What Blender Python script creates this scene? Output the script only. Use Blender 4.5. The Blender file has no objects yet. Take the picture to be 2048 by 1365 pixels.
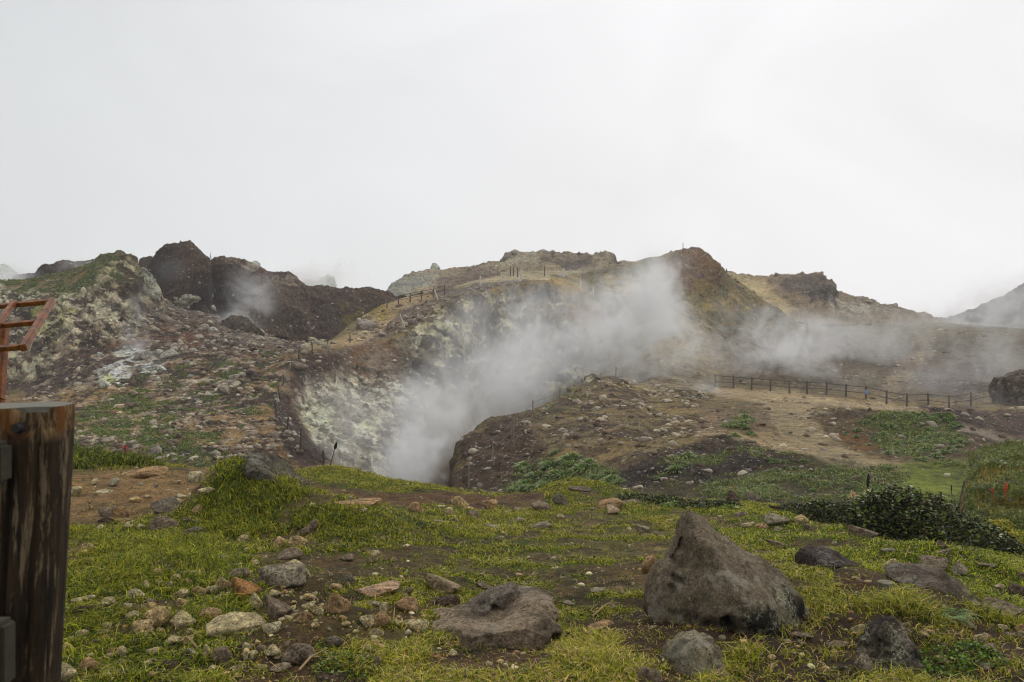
import bpy, bmesh, math, random
import numpy as np
from mathutils import Vector, Matrix, Euler
from mathutils.bvhtree import BVHTree
random.seed(7)
rng = np.random.default_rng(7)
S = bpy.context.scene
COL = S.collection
# ------------------------------------------------------------------ camera
EYE = 1.65
F = 1593.0            # focal length in photograph pixels (28 mm lens)
CX, CY = 1024.0, 682.5
cam = bpy.data.cameras.new('camera')
cam.lens = 28.0; cam.sensor_width = 36.0; cam.clip_start = 0.05; cam.clip_end = 3000
cam.dof.use_dof = True; cam.dof.focus_distance = 22.0; cam.dof.aperture_fstop = 9.0
camo = bpy.data.objects.new('camera', cam); COL.objects.link(camo)
camo.location = (0, 0, EYE); camo.rotation_euler = (math.radians(90), 0, 0)
S.camera = camo
# ------------------------------------------------------------------ world: overcast sky
SUN_EL, SUN_AZ = math.radians(52), math.radians(25)
w = bpy.data.worlds.new('World'); S.world = w; w.use_nodes = True
nt = w.node_tree; N = nt.nodes; L = nt.links
for n in list(N): N.remove(n)
out = N.new('ShaderNodeOutputWorld'); bg = N.new('ShaderNodeBackground'); L.new(bg.outputs[0], out.inputs[0])
sky = N.new('ShaderNodeTexSky'); sky.sky_type = 'NISHITA'; sky.sun_disc = False
sky.sun_elevation = SUN_EL; sky.sun_rotation = SUN_AZ; sky.air_density = 1.5; sky.dust_density = 3
sc = N.new('ShaderNodeVectorMath'); sc.operation = 'SCALE'; sc.inputs['Scale'].default_value = 0.09
L.new(sky.outputs[0], sc.inputs[0])
tc = N.new('ShaderNodeTexCoord')
mp = N.new('ShaderNodeMapping'); mp.inputs['Scale'].default_value = (1.2, 1.2, 2.0)
L.new(tc.outputs['Generated'], mp.inputs[0])
nz = N.new('ShaderNodeTexNoise'); nz.inputs['Scale'].default_value = 2.1; nz.inputs['Detail'].default_value = 5
nz.inputs['Roughness'].default_value = 0.5; nz.inputs['Distortion'].default_value = 0.6
L.new(mp.outputs[0], nz.inputs['Vector'])
sep = N.new('ShaderNodeSeparateXYZ'); L.new(tc.outputs['Generated'], sep.inputs[0])
# cloud brightness: brighter towards the sun (right), a little darker to the left, dimmed overhead to cut the fill light
dx = N.new('ShaderNodeMapRange'); dx.inputs['From Min'].default_value = -0.6; dx.inputs['From Max'].default_value = 0.35
dx.inputs['To Min'].default_value = 0.0; dx.inputs['To Max'].default_value = 1.0; dx.interpolation_type = 'SMOOTHSTEP'
L.new(sep.outputs['X'], dx.inputs['Value'])
base = N.new('ShaderNodeMix'); base.data_type = 'RGBA'
base.inputs[6].default_value = (0.70, 0.72, 0.735, 1); base.inputs[7].default_value = (0.94, 0.93, 0.945, 1)
L.new(dx.outputs[0], base.inputs[0])
vr = N.new('ShaderNodeMapRange'); vr.inputs['From Min'].default_value = 0.3; vr.inputs['From Max'].default_value = 0.7
vr.inputs['To Min'].default_value = 0.93; vr.inputs['To Max'].default_value = 1.06
L.new(nz.outputs['Fac'], vr.inputs['Value'])
zr = N.new('ShaderNodeMapRange'); zr.inputs['From Min'].default_value = 0.40; zr.inputs['From Max'].default_value = 1.0
zr.inputs['To Min'].default_value = 1.0; zr.inputs['To Max'].default_value = 0.72
L.new(sep.outputs['Z'], zr.inputs['Value'])
mu = N.new('ShaderNodeMath'); mu.operation = 'MULTIPLY'; L.new(vr.outputs[0], mu.inputs[0]); L.new(zr.outputs[0], mu.inputs[1])
cl = N.new('ShaderNodeVectorMath'); cl.operation = 'SCALE'; L.new(base.outputs[2], cl.inputs[0]); L.new(mu.outputs[0], cl.inputs['Scale'])
mx = N.new('ShaderNodeMix'); mx.data_type = 'RGBA'; mx.inputs[0].default_value = 0.96
L.new(sc.outputs[0], mx.inputs[6]); L.new(cl.outputs[0], mx.inputs[7])
L.new(mx.outputs[2], bg.inputs['Color']); bg.inputs['Strength'].default_value = 1.0
# soft sun through the cloud
sl = bpy.data.lights.new('sun', 'SUN'); sl.energy = 1.5; sl.angle = math.radians(10); sl.color = (1, 0.97, 0.92)
so = bpy.data.objects.new('sun', sl); COL.objects.link(so)
sd = Vector((math.sin(SUN_AZ)*math.cos(SUN_EL), math.cos(SUN_AZ)*math.cos(SUN_EL), math.sin(SUN_EL)))
so.rotation_euler = sd.to_track_quat('Z', 'Y').to_euler()
S.view_settings.view_transform = 'Standard'; S.view_settings.look = 'None'
S.view_settings.exposure = 0.12; S.view_settings.gamma = 1.0
c = S.cycles
c.use_denoising = True; c.max_bounces = 6; c.diffuse_bounces = 3; c.transparent_max_bounces = 8
c.volume_bounces = 3; c.volume_step_rate = 0.8; c.volume_max_steps = 256
c.use_adaptive_sampling = True; c.adaptive_threshold = 0.01; c.filter_width = 1.1
# ------------------------------------------------------------------ helpers: noise (numpy)
def _hash(ix, iy, iz, seed):
    h = (ix.astype(np.uint32)*np.uint32(374761393)) ^ (iy.astype(np.uint32)*np.uint32(668265263)) ^ (iz.astype(np.uint32)*np.uint32(2147483647 & 1274126177)) ^ np.uint32((seed*974634777+12345) & 0xffffffff)
    h ^= h >> np.uint32(13); h *= np.uint32(1274126177); h ^= h >> np.uint32(16); h *= np.uint32(2246822519); h ^= h >> np.uint32(15)
    return h.astype(np.float32)*np.float32(1/4294967296.0)
def vnoise(p, seed=0):
    p = np.asarray(p, np.float32); i = np.floor(p).astype(np.int64); f = p-i; f = f*f*f*(f*(f*6-15)+10)
    ix, iy, iz = i[:, 0], i[:, 1], i[:, 2]; r = 0
    for a in (0, 1):
        wx = f[:, 0] if a else 1-f[:, 0]
        for b in (0, 1):
            wy = f[:, 1] if b else 1-f[:, 1]
            for d in (0, 1):
                wz = f[:, 2] if d else 1-f[:, 2]
                r = r + wx*wy*wz*_hash(ix+a, iy+b, iz+d, seed)
    return r*2-1
def fbm(p, oct=4, seed=0, gain=0.5, ridged=False):
    p = np.asarray(p, np.float32); r = 0; a = 1.0; t = 0
    rot = np.array([[0.36, 0.48, -0.8], [-0.8, 0.6, 0], [0.48, 0.64, 0.6]], np.float32)
    for o in range(oct):
        v = vnoise(p, seed+o*17)
        r = r + a*((1-2*np.abs(v)) if ridged else v); t += a; a *= gain; p = (p @ rot)*2.03+5.2
    return r/t
def worley2(x, y, seed=0):
    i = np.floor(x).astype(np.int64); j = np.floor(y).astype(np.int64)
    best = np.full(x.shape, 9.0, np.float32); rid = np.zeros(x.shape, np.float32); z = np.zeros_like(i)
    for a in (-1, 0, 1):
        for b in (-1, 0, 1):
            cx = i+a; cy = j+b
            px = cx+_hash(cx, cy, z, seed); py = cy+_hash(cx, cy, z, seed+1)
            d = np.sqrt((x-px)**2+(y-py)**2); m = d < best
            best = np.where(m, d, best); rid = np.where(m, _hash(cx, cy, z, seed+2), rid)
    return best, rid
def lin(c):
    c = np.asarray(c, np.float64)/255.0
    return np.where(c <= 0.04045, c/12.92, ((c+0.055)/1.055)**2.4)
def alb(r, g, b, k=1.12):      # seen colour under this sky -> base colour
    v = lin((r, g, b)); v = v*0.98+0.02*float(v @ np.array([.3, .6, .1])) if k == 1.12 else v; l_ = float(v @ np.array([.3, .6, .1])); v = v*k*min((l_/0.20)**0.16, 1.15); return v*min(1.0, 0.62/max(float(v.max()), 1e-6))
def W(px, py, Y):              # a place seen at pixel (px, py) and Y metres ahead
    return Vector(((px-CX)/F*Y, Y, EYE-(py-CY)/F*Y))
# ------------------------------------------------------------------ helpers: objects
def mesh_np(name, verts, faces_flat, face_len, smooth=True):
    """verts Nx3, faces flat index array, face_len: int per face (uniform)"""
    me = bpy.data.meshes.new(name)
    n = len(verts); nf = len(faces_flat)//face_len
    me.vertices.add(n); me.vertices.foreach_set('co', np.ascontiguousarray(verts, np.float32).ravel())
    me.loops.add(nf*face_len); me.loops.foreach_set('vertex_index', np.ascontiguousarray(faces_flat, np.int32).ravel())
    me.polygons.add(nf)
    me.polygons.foreach_set('loop_start', np.arange(0, nf*face_len, face_len, dtype=np.int32))
    try: me.polygons.foreach_set('loop_total', np.full(nf, face_len, np.int32))
    except Exception: pass
    me.update(calc_edges=True)
    me.polygons.foreach_set('use_smooth', np.full(nf, smooth, bool))
    me.validate(); return me
def setcol(me, rgb, name='Col'):
    a = me.color_attributes.new(name, 'FLOAT_COLOR', 'POINT')
    d = np.ones((len(rgb), 4), np.float32); d[:, :3] = rgb; a.data.foreach_set('color', d.ravel())
def setf(me, v, name):
    a = me.attributes.new(name, 'FLOAT', 'POINT'); a.data.foreach_set('value', np.ascontiguousarray(v, np.float32))
def link(name, data, mat=None, parent=None, loc=None, **props):
    o = bpy.data.objects.new(name, data); COL.objects.link(o)
    if mat is not None:
        if len(data.materials): pass
        else: data.materials.append(mat)
    if parent is not None: o.parent = parent
    if loc is not None: o.location = loc
    for k, v in props.items(): o[k] = v
    return o
def empty(name, loc, rz=0, **props):
    o = link(name, None, loc=loc, **props); o.rotation_euler.z = rz; o.empty_display_size = 0.2; return o
def bm_mesh(name, bm, smooth=False):
    me = bpy.data.meshes.new(name); bm.to_mesh(me); bm.free()
    if smooth: me.polygons.foreach_set('use_smooth', np.full(len(me.polygons), True))
    return me
def tube(bm, pts, radii, seg=8, cap=True):
    rings = []; pts = [Vector(p) for p in pts]
    for i, p in enumerate(pts):
        t = (pts[min(i+1, len(pts)-1)]-pts[max(i-1, 0)]).normalized()
        u = t.orthogonal().normalized() if i == 0 else (u-t*u.dot(t)).normalized()
        v = t.cross(u)
        r = radii[i] if hasattr(radii, '__len__') else radii
        rings.append([bm.verts.new(p+u*math.cos(2*math.pi*k/seg)*r+v*math.sin(2*math.pi*k/seg)*r) for k in range(seg)])
    for a, b in zip(rings, rings[1:]):
        for k in range(seg): bm.faces.new((a[k], a[(k+1) % seg], b[(k+1) % seg], b[k]))
    if cap: bm.faces.new(rings[0][::-1]); bm.faces.new(rings[-1])
    return rings
def beam(bm, a, b, wd, th, up=(0, 0, 1), bev=0.0):
    """rectangular bar from a to b"""
    a = Vector(a); b = Vector(b); t = (b-a).normalized(); s = t.cross(Vector(up)).normalized(); u = s.cross(t)
    vs = []
    for p in (a, b):
        vs.append([bm.verts.new(p+s*x*wd/2+u*y*th/2) for x, y in ((-1, -1), (1, -1), (1, 1), (-1, 1))])
    fs = [bm.faces.new(vs[0][::-1]), bm.faces.new(vs[1])]
    for k in range(4): fs.append(bm.faces.new((vs[0][k], vs[0][(k+1) % 4], vs[1][(k+1) % 4], vs[1][k])))
    if bev:
        es = list({e for f in fs for e in f.edges}); bmesh.ops.bevel(bm, geom=es, offset=bev, segments=2, affect='EDGES')
# ------------------------------------------------------------------ helpers: materials
class Mat:
    def __init__(s, name):
        s.m = bpy.data.materials.new(name); s.m.use_nodes = True; s.t = s.m.node_tree
        s.b = s.t.nodes['Principled BSDF']; s.out = s.t.nodes['Material Output']
        s.b.inputs['Roughness'].default_value = 0.9; s.b.inputs['Specular IOR Level'].default_value = 0.25
    def n(s, typ, **kw):
        x = s.t.nodes.new(typ)
        for k, v in kw.items():
            if k in x.inputs: x.inputs[k].default_value = v
            else: setattr(x, k, v)
        return x
    def l(s, a, b): s.t.links.new(a, b)
    def pos(s, scale=None, obj=True):
        tcn = s.n('ShaderNodeTexCoord'); o = tcn.outputs['Object']
        if scale:
            m = s.n('ShaderNodeMapping'); m.inputs['Scale'].default_value = scale; s.l(o, m.inputs[0]); o = m.outputs[0]
        return o
    def noise(s, vec, scale, detail=4, rough=0.55, dist=0.0):
        x = s.n('ShaderNodeTexNoise'); x.inputs['Scale'].default_value = scale; x.inputs['Detail'].default_value = detail
        x.inputs['Roughness'].default_value = rough; x.inputs['Distortion'].default_value = dist
        s.l(vec, x.inputs['Vector']); return x.outputs['Fac']
    def vor(s, vec, scale, feature='F1'):
        x = s.n('ShaderNodeTexVoronoi'); x.feature = feature; x.inputs['Scale'].default_value = scale; s.l(vec, x.inputs['Vector']); return x
    def rmp(s, v, a, b, c=0.0, d=1.0, smooth=False):
        x = s.n('ShaderNodeMapRange'); s.l(v, x.inputs[0])
        for i, q in enumerate((a, b, c, d)): x.inputs[i+1].default_value = q
        if smooth: x.interpolation_type = 'SMOOTHSTEP'
        return x.outputs[0]
    def math(s, op, a, b):
        x = s.n('ShaderNodeMath'); x.operation = op
        for i, q in enumerate((a, b)):
            if isinstance(q, (int, float)): x.inputs[i].default_value = q
            else: s.l(q, x.inputs[i])
        return x.outputs[0]
    def mix(s, f, a, b, mode='MIX'):
        x = s.n('ShaderNodeMix'); x.data_type = 'RGBA'; x.blend_type = mode
        for i, q in ((0, f), (6, a), (7, b)):
            if isinstance(q, (int, float)): x.inputs[i].default_value = q
            elif isinstance(q, (tuple, list, np.ndarray)): x.inputs[i].default_value = (*[float(z) for z in q[:3]], 1)
            else: s.l(q, x.inputs[i])
        return x.outputs[2]
    def scale(s, col, f):
        x = s.n('ShaderNodeVectorMath'); x.operation = 'SCALE'
        if isinstance(col, (tuple, list, np.ndarray)): x.inputs[0].default_value = [float(z) for z in col[:3]]
        else: s.l(col, x.inputs[0])
        if isinstance(f, (int, float)): x.inputs['Scale'].default_value = f
        else: s.l(f, x.inputs['Scale'])
        return x.outputs[0]
    def bump(s, h, strength=0.5, dist=0.05):
        x = s.n('ShaderNodeBump'); x.inputs['Strength'].default_value = strength; x.inputs['Distance'].default_value = dist
        s.l(h, x.inputs['Height']); s.l(x.outputs[0], s.b.inputs['Normal']); return x
    def col(s, c):
        if isinstance(c, (tuple, list, np.ndarray)): s.b.inputs['Base Color'].default_value = (*[float(z) for z in c[:3]], 1)
        else: s.l(c, s.b.inputs['Base Color'])
    def attr(s, name):
        x = s.n('ShaderNodeAttribute'); x.attribute_name = name; return x
def terrain_mat():
    M = Mat('volcanic_ground'); p = M.pos(); a = M.attr('Col').outputs['Color']; st = M.attr('Stone').outputs['Fac']
    n1 = M.rmp(M.noise(p, 0.35, 6, 0.6), 0.25, 0.75, 0.72, 1.28)
    n2 = M.rmp(M.noise(p, 2.3, 8, 0.78), 0.30, 0.70, 0.30, 1.65)
    n3 = M.rmp(M.noise(p, 21.0, 4, 0.7), 0.3, 0.70, 0.5, 1.5)
    f = M.math('MULTIPLY', M.math('MULTIPLY', n1, n2), n3)
    cc = M.scale(a, f)
    # dark clots scattered by noise
    d = M.rmp(M.noise(p, 1.1, 9, 0.82), 0.52, 0.58, 0, 0.75)
    cc = M.mix(d, cc, M.scale(cc, 0.38))
    hs = []
    for sc_, thr, r, colr, seedoff in ((1.7, 0.62, 0.36, (0.42, 0.39, 0.33), 0), (4.5, 0.55, 0.38, (0.46, 0.42, 0.35), 3), (12.0, 0.5, 0.4, (0.38, 0.34, 0.28), 7)):
        mpn = M.n('ShaderNodeMapping'); mpn.inputs['Location'].default_value = (seedoff, seedoff*1.7, 0); M.l(p, mpn.inputs[0])
        wv = M.n('ShaderNodeVectorMath'); wv.operation = 'ADD'; M.l(mpn.outputs[0], wv.inputs[0])
        nn = M.n('ShaderNodeTexNoise'); nn.inputs['Scale'].default_value = sc_*1.6; M.l(p, nn.inputs['Vector'])
        sv = M.scale(nn.outputs['Color'], 0.28/sc_); M.l(sv, wv.inputs[1])
        v = M.vor(wv.outputs[0], sc_); sepc = M.n('ShaderNodeSeparateColor'); M.l(v.outputs['Color'], sepc.inputs[0])
        pick = M.math('GREATER_THAN', M.math('ADD', sepc.outputs[0], M.math('MULTIPLY', st, 0.45)), thr+0.45)
        rad = M.math('MULTIPLY', sepc.outputs[1], r)
        ins = M.math('LESS_THAN', v.outputs['Distance'], rad)
        k = M.math('MULTIPLY', M.math('MULTIPLY', pick, ins), M.math('MINIMUM', M.math('MULTIPLY', st, 2.0), 1.0))
        sh = M.rmp(sepc.outputs[2], 0, 1, 0.35, 1.35)
        cc = M.mix(M.math('MULTIPLY', k, 0.9), cc, M.scale(M.mix(0.35, colr, a), M.math('MULTIPLY', sh, n3)))
        hs.append(M.math('MULTIPLY', k, M.math('SUBTRACT', rad, v.outputs['Distance'])))
    M.col(cc)
    h = M.math('ADD', M.math('MULTIPLY', M.noise(p, 3.0, 9, 0.72), 0.35), M.math('MULTIPLY', M.noise(p, 26, 4, 0.7), 0.04))
    h = M.math('ADD', h, M.math('MULTIPLY', hs[0], 0.6)); h = M.math('ADD', h, M.math('MULTIPLY', hs[1], 0.25))
    M.bump(h, 1.0, 0.75)
    return M.m
TERR = terrain_mat()
# ------------------------------------------------------------------ painting the ground's own colours by place
def poly_sd(px, py, poly):
    """signed distance (positive inside) to a polygon given as pixels of the photograph"""
    d = np.full(px.shape, 1e9, np.float32); ins = np.zeros(px.shape, bool); n = len(poly)
    for i in range(n):
        x0, y0 = poly[i]; x1, y1 = poly[(i+1) % n]
        ex, ey = x1-x0, y1-y0; wx, wy = px-x0, py-y0
        t = np.clip((wx*ex+wy*ey)/max(ex*ex+ey*ey, 1e-6), 0, 1)
        d = np.minimum(d, np.hypot(wx-ex*t, wy-ey*t))
        if y0 != y1:
            cnd = ((y0 > py) != (y1 > py)) & (px < (x1-x0)*(py-y0)/(y1-y0)+x0); ins ^= cnd
    return np.where(ins, d, -d)
def paint(V, base, patches, warp_scale=None):
    """V: Nx3 world points. returns colour, stone, rough arrays"""
    Y = np.maximum(V[:, 1], 0.5); px = CX+F*V[:, 0]/Y; py = CY-F*(V[:, 2]-EYE)/Y
    n = len(V); col = np.zeros((n, 3), np.float32); col[:] = base[0]; st = np.full(n, base[1], np.float32); ro = np.full(n, base[2], np.float32)
    q = np.stack([px/45, py/45, np.zeros(n)], 1)
    w1 = fbm(q, 4, 91, 0.6); w2 = fbm(q*3.1+9, 3, 57, 0.6); w3 = fbm(V*np.where(V[:, 1:2] > 19, 0.9, 2.5), 5, 77, 0.7)
    for P in patches:
        poly, c, s_, r_ = P[:4]; o = dict(soft=14, warp=16, op=1.0, y0=-99, y1=9999, frac=0.0, fs=1.0)
        if len(P) > 4: o.update(P[4])
        xs = [a[0] for a in poly]; ys = [a[1] for a in poly]; m_ = o['warp']*2.5+o['soft']+4
        m = (px > min(xs)-m_) & (px < max(xs)+m_) & (py > min(ys)-m_) & (py < max(ys)+m_) & (V[:, 1] > o['y0']) & (V[:, 1] < o['y1'])
        ix = np.nonzero(m)[0]
        if not len(ix): continue
        sd = poly_sd(px[ix], py[ix], poly)+w1[ix]*o['warp']+w2[ix]*o['warp']*0.6+w3[ix]*o['warp']*1.3
        k = np.clip(sd/o['soft']+0.5, 0, 1)
        if o['frac'] > 0:       # broken up into clots
            nn = fbm(np.stack([V[ix, 0], V[ix, 1], V[ix, 2]], 1)*o['fs'], 4, 33, 0.65)
            k = k*np.clip((nn-(o['frac']-0.5)*1.0)*7+0.5, 0, 1)
        k = (k*o['op'])[:, None]
        if c is not None: col[ix] = col[ix]*(1-k)+np.asarray(c, np.float32)*k
        if s_ is not None: st[ix] = st[ix]*(1-k[:, 0])+s_*k[:, 0]
        if r_ is not None: ro[ix] = ro[ix]*(1-k[:, 0])+r_*k[:, 0]
    mo = fbm(V*0.22, 5, 201, 0.65); mh = fbm(V*0.6+3, 4, 202, 0.65)
    fm = (V[:, 1] > 19)[:, None]
    col = np.where(fm, col*(1+0.45*mo[:, None])*(1+np.array([0.10, 0.0, -0.12])*mh[:, None]), col*(1+0.2*mo[:, None]))
    lu = (col @ np.array([.3, .6, .1]))[:, None]; col = lu+(col-lu)*np.where(fm, 1.10, 1.0); col = col*np.clip(lu/0.13, 0.3, 3)**np.where(fm, 0.28, 0.0)
    return np.clip(col, 0.004, 0.62), st, ro
# ================================================================== the ground as one sheet
# curves across the slope, near to far: (pixel column, metres ahead, pixel row or height below the eye)
CUR = [
 [(-1400, -30, -1.3), (3500, -30, -1.3)],
 [(-1400, 1.5, -1.62), (3500, 1.5, -1.62)],
 [(-1400, 3.7, -1.6), (1000, 3.7, -1.62), (2048, 3.7, -1.66), (3500, 3.7, -1.8)],
 [(-1400, 5.5, -1.6), (600, 5.5, -1.70), (1100, 5.5, -1.76), (1700, 5.5, -1.72), (2048, 5.5, -1.85), (3500, 5.5, -2.2)],
 [(-1400, 8, -1.8), (300, 8, -1.95), (1100, 8, -2.05), (1700, 8, -2.0), (2048, 8, -2.22), (3500, 8, -3.0)],
 [(-1400, 11, -2.0), (200, 11, -2.12), (600, 11, -2.3), (1100, 11, -2.42), (1500, 10.5, -2.35), (1800, 10.3, -2.45), (2048, 10, -2.62), (3500, 10, -3.8)],
 [(-1400, 15, 880), (-300, 15, 890), (140, 15, 903), (300, 15, 930), (420, 15, 938), (560, 15.5, 944), (660, 15.5, 935), (750, 15.5, 950),
  (850, 15.5, 972), (930, 15.5, 984), (1000, 15.5, 988), (1060, 15.5, 988), (1130, 15.5, 975), (1180, 15.5, 982), (1250, 15, 990), (1350, 14.5, 1000),
  (1450, 14, 1003), (1590, 13.5, 1015), (1700, 13, 1032), (1850, 12.5, 1058), (1950, 12.2, 1078), (2048, 12, 1104), (2500, 12, 1190), (3500, 12, 1300)],
 [(-1400, 20, -4.9), (500, 20, -5.2), (900, 20, -6.0), (1100, 20, -5.4), (1300, 19, -4.75), (3500, 18, -5.0)],
 [(-1400, 36, -6.7), (300, 36, -6.5), (480, 36, -6.6), (560, 34, -8), (620, 32, -13), (700, 30, -19), (850, 28, -20), (890, 29, -14), (912, 30, -8.0),
  (950, 30, -6.6), (1010, 30, -6.1), (1100, 28, -5.6), (1250, 25, -4.95), (1500, 23, -4.65), (3500, 23, -4.7)],
 [(-1400, 46, 850), (0, 46, 868), (300, 46, 868), (500, 46, 876), (560, 46, 880), (600, 45.5, 893), (650, 45, 922), (700, 42, -12), (800, 42, -20), (880, 40, -22), (898, 39, -14),
  (906, 38.5, 946), (915, 39, 908), (940, 41, 872), (980, 45, 838), (1060, 48, 824), (1110, 52, 801), (1160, 57, 779), (1215, 63, 752), (1300, 60, 775), (1430, 48, 815), (1600, 36, 868), (1800, 34, 880), (2048, 36, 872), (3500, 36, 870)],
 [(-1400, 57, 790), (0, 57, 806), (300, 57, 806), (500, 57, 802), (555, 57, 806), (590, 57, 835), (620, 57, 862), (700, 57, 895), (760, 57, 935), (800, 57, 975), (850, 57, -15), (900, 57, -21), (1000, 58, -21), (1100, 62, -17), (1160, 68, -13), (1215, 73, -9), (1300, 74, 740),
  (1430, 66, 777), (1500, 65, 782), (1610, 64, 792), (1690, 63, 797), (1780, 62, 812), (1860, 61, 821), (1990, 60, 808), (3500, 60, 800)],
 [(-1400, 64, 760), (0, 64, 782), (100, 64, 758), (200, 64, 742), (300, 64, 735), (450, 64, 732), (560, 64, 730), (590, 65, 722), (620, 64, 768), (680, 66, 790), (740, 68, 800), (800, 70, 800), (860, 76, 790), (940, 84, 760), (1050, 86, 740), (1150, 87, 730), (1200, 86, 720), (1300, 84, 690),
  (1430, 74, 755), (1600, 73, 760), (1800, 72, 775), (2048, 72, 770), (3500, 72, 760)],
 [(-1400, 68, 700), (0, 68, 690), (100, 68, 700), (200, 67.5, 712), (300, 67.5, 712), (450, 68, 702), (560, 68, 702), (600, 68, 702), (650, 70, 699), (700, 78, 689), (760, 83, 679), (800, 84, 664), (835, 87, 640), (870, 89, 612), (900, 90, 592), (960, 92, 577), (1050, 94, 566), (1110, 95, 567), (1160, 94, 580), (1200, 92, 597), (1250, 91, 612), (1300, 89, 640), (1430, 80, 730), (1600, 84, 722), (1800, 84, 740), (2048, 82, 742), (3500, 82, 742)],
 [(-1400, 76, 600), (0, 76, 604), (100, 75, 597), (200, 75, 600), (260, 77, 604), (330, 78, 642), (400, 80, 645), (450, 82, 655), (520, 82, 676), (560, 78, 688), (600, 76, 690), (650, 80, 688), (700, 88, 668), (760, 92, 652), (800, 93, 634), (850, 96, 609), (870, 98, 598), (950, 99, 568), (1050, 101, 552), (1110, 102, 549), (1200, 101, 575), (1300, 98, 585), (1400, 93, 640), (1450, 92, 680), (1600, 98, 690), (1800, 98, 705), (2048, 96, 700), (3500, 96, 700)],
 [(-1400, 88, 545), (-100, 88, 560), (0, 86, 566), (60, 85, 561), (130, 84, 546), (190, 83, 526), (215, 83, 512), (240, 83, 510), (262, 83, 520), (285, 83, 560), (310, 84, 590), (340, 86, 610), (400, 90, 620), (450, 92, 640), (520, 92, 664), (560, 90, 684), (600, 88, 690), (660, 90, 684), (700, 96, 650), (760, 102, 612), (800, 104, 598), (870, 106, 585), (950, 108, 563), (1050, 109, 545), (1150, 110, 543), (1250, 112, 529), (1330, 112, 512), (1372, 111, 501), (1398, 111, 501), (1420, 110, 515), (1450, 109, 547), (1520, 106, 597), (1580, 103, 640), (1650, 105, 668), (1750, 108, 668), (1900, 110, 664), (3500, 110, 664)],
 [(-1400, 100, -8), (300, 100, -4), (500, 103, -2), (780, 125, -2), (900, 130, 3), (1250, 128, 4), (1400, 126, 5), (1550, 124, 2.4), (1650, 124, 652), (1750, 126, 648), (1880, 130, 645), (2048, 130, 655), (3500, 130, 650)],
 [(-1400, 160, -20), (1400, 160, -10), (1700, 160, 0), (1880, 150, 644), (3500, 165, 0)],
 [(-1400, 420, -60), (3500, 420, -60)],
]
K = len(CUR); PXT = np.arange(-1400, 3501, 4.0); TY = np.zeros((K, len(PXT))); TZ = np.zeros_like(TY)
ker = np.exp(-0.5*(np.arange(-6, 7)/1.6)**2); ker /= ker.sum()
for k, cv in enumerate(CUR):
    xs = [a[0] for a in cv]; ys = [a[1] for a in cv]; zs = [(a[2] if abs(a[2]) < 100 else -(a[2]-CY)/F*a[1]) for a in cv]
    for T, v in ((TY, ys), (TZ, zs)):
        q = np.interp(PXT, xs, v); T[k] = np.convolve(np.pad(q, 6, mode='edge'), ker, mode='valid')
hh = np.diff(TY, axis=0); dl = np.diff(TZ, axis=0)/hh; TD = np.zeros_like(TZ)
for k in range(1, K-1):
    a, b = dl[k-1], dl[k]; w1_, w2_ = 2*hh[k]+hh[k-1], hh[k]+2*hh[k-1]
    with np.errstate(all='ignore'):
        TD[k] = np.where(a*b > 0, (w1_+w2_)/(w1_/a+w2_/b), 0)
TD[0] = dl[0]; TD[-1] = dl[-1]
BUMPS = [  # px, Y, height, rx, ry : low mounds in the turf
 (510, 9.6, 0.46, 0.62, 0.9), (450, 9.4, 0.30, 0.40, 0.7), (600, 9.0, 0.36, 0.65, 0.8), (560, 9.8, 0.16, 0.3, 0.4), (700, 8.4, 0.22, 0.6, 0.8), (740, 8.0, 0.1, 0.7, 1.0),
 (1165, 14.5, 0.22, 0.7, 0.9), (285, 11.2, 0.10, 0.5, 0.5), (1400, 6.4, 0.05, 0.9, 0.7),
 (1560, 9.6, 0.14, 0.4, 0.5), (1790, 8.4, 0.16, 0.5, 0.5), (1880, 6.9, 0.14, 0.7, 0.5), (1900, 5.4, 0.16, 0.5, 0.4),
 (1800, 4.9, 0.10, 0.4, 0.4), (650, 4.5, 0.07, 0.35, 0.3), (1660, 7.6, 0.08, 0.5, 0.4), (180, 14.5, 0.05, 0.9, 0.8),
 (1800, 39, 0.75, 3.4, 4.0), (1700, 37, 0.5, 2.2, 2.5), (1900, 38, 0.4, 2.2, 3.0), (1400, 33, 0.55, 2.2, 2.0), (1500, 35, 0.5, 2.0, 1.8), (1330, 30, 0.5, 1.3, 2.0), (1600, 29, 0.35, 3.0, 1.5),
 (1250, 36, 0.5, 2.6, 3.0), (1130, 34, 0.5, 1.4, 2.0), (1530, 88, 1.6, 3, 3), (1480, 83, 1.4, 3, 3), (1600, 80, 1.0, 4, 4),
]
def base_height(x, y):
    Ye = np.maximum(y, 2.0); px = np.clip(CX+F*x/Ye, -1395, 3495)
    u = (px-PXT[0])/4.0; i = np.clip(u.astype(int), 0, len(PXT)-2); t = (u-i)
    z = np.zeros_like(x); done = np.zeros(x.shape, bool)
    Yp = TY[0, i]*(1-t)+TY[0, i+1]*t
    for k in range(K-1):
        Yn = TY[k+1, i]*(1-t)+TY[k+1, i+1]*t
        m = (~done) & ((y < Yn) | (k == K-2)); ii, tt = i[m], t[m]
        f = lambda A: A[ii]*(1-tt)+A[ii+1]*tt
        h = (Yn-Yp)[m]; s = np.clip((y[m]-Yp[m])/h, -0.2, 1); z0, z1, d0, d1 = f(TZ[k]), f(TZ[k+1]), f(TD[k]), f(TD[k+1])
        z[m] = z0*(2*s**3-3*s**2+1)+z1*(3*s**2-2*s**3)+h*(d0*(s**3-2*s**2+s)+d1*(s**3-s**2))
        done |= m; Yp = Yn
    for bx, bY, bh, rx, ry in BUMPS:
        X0 = (bx-CX)/F*bY; z += bh*np.exp(-(((x-X0)/rx)**2+((y-bY)/ry)**2))
    return z+EYE
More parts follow.
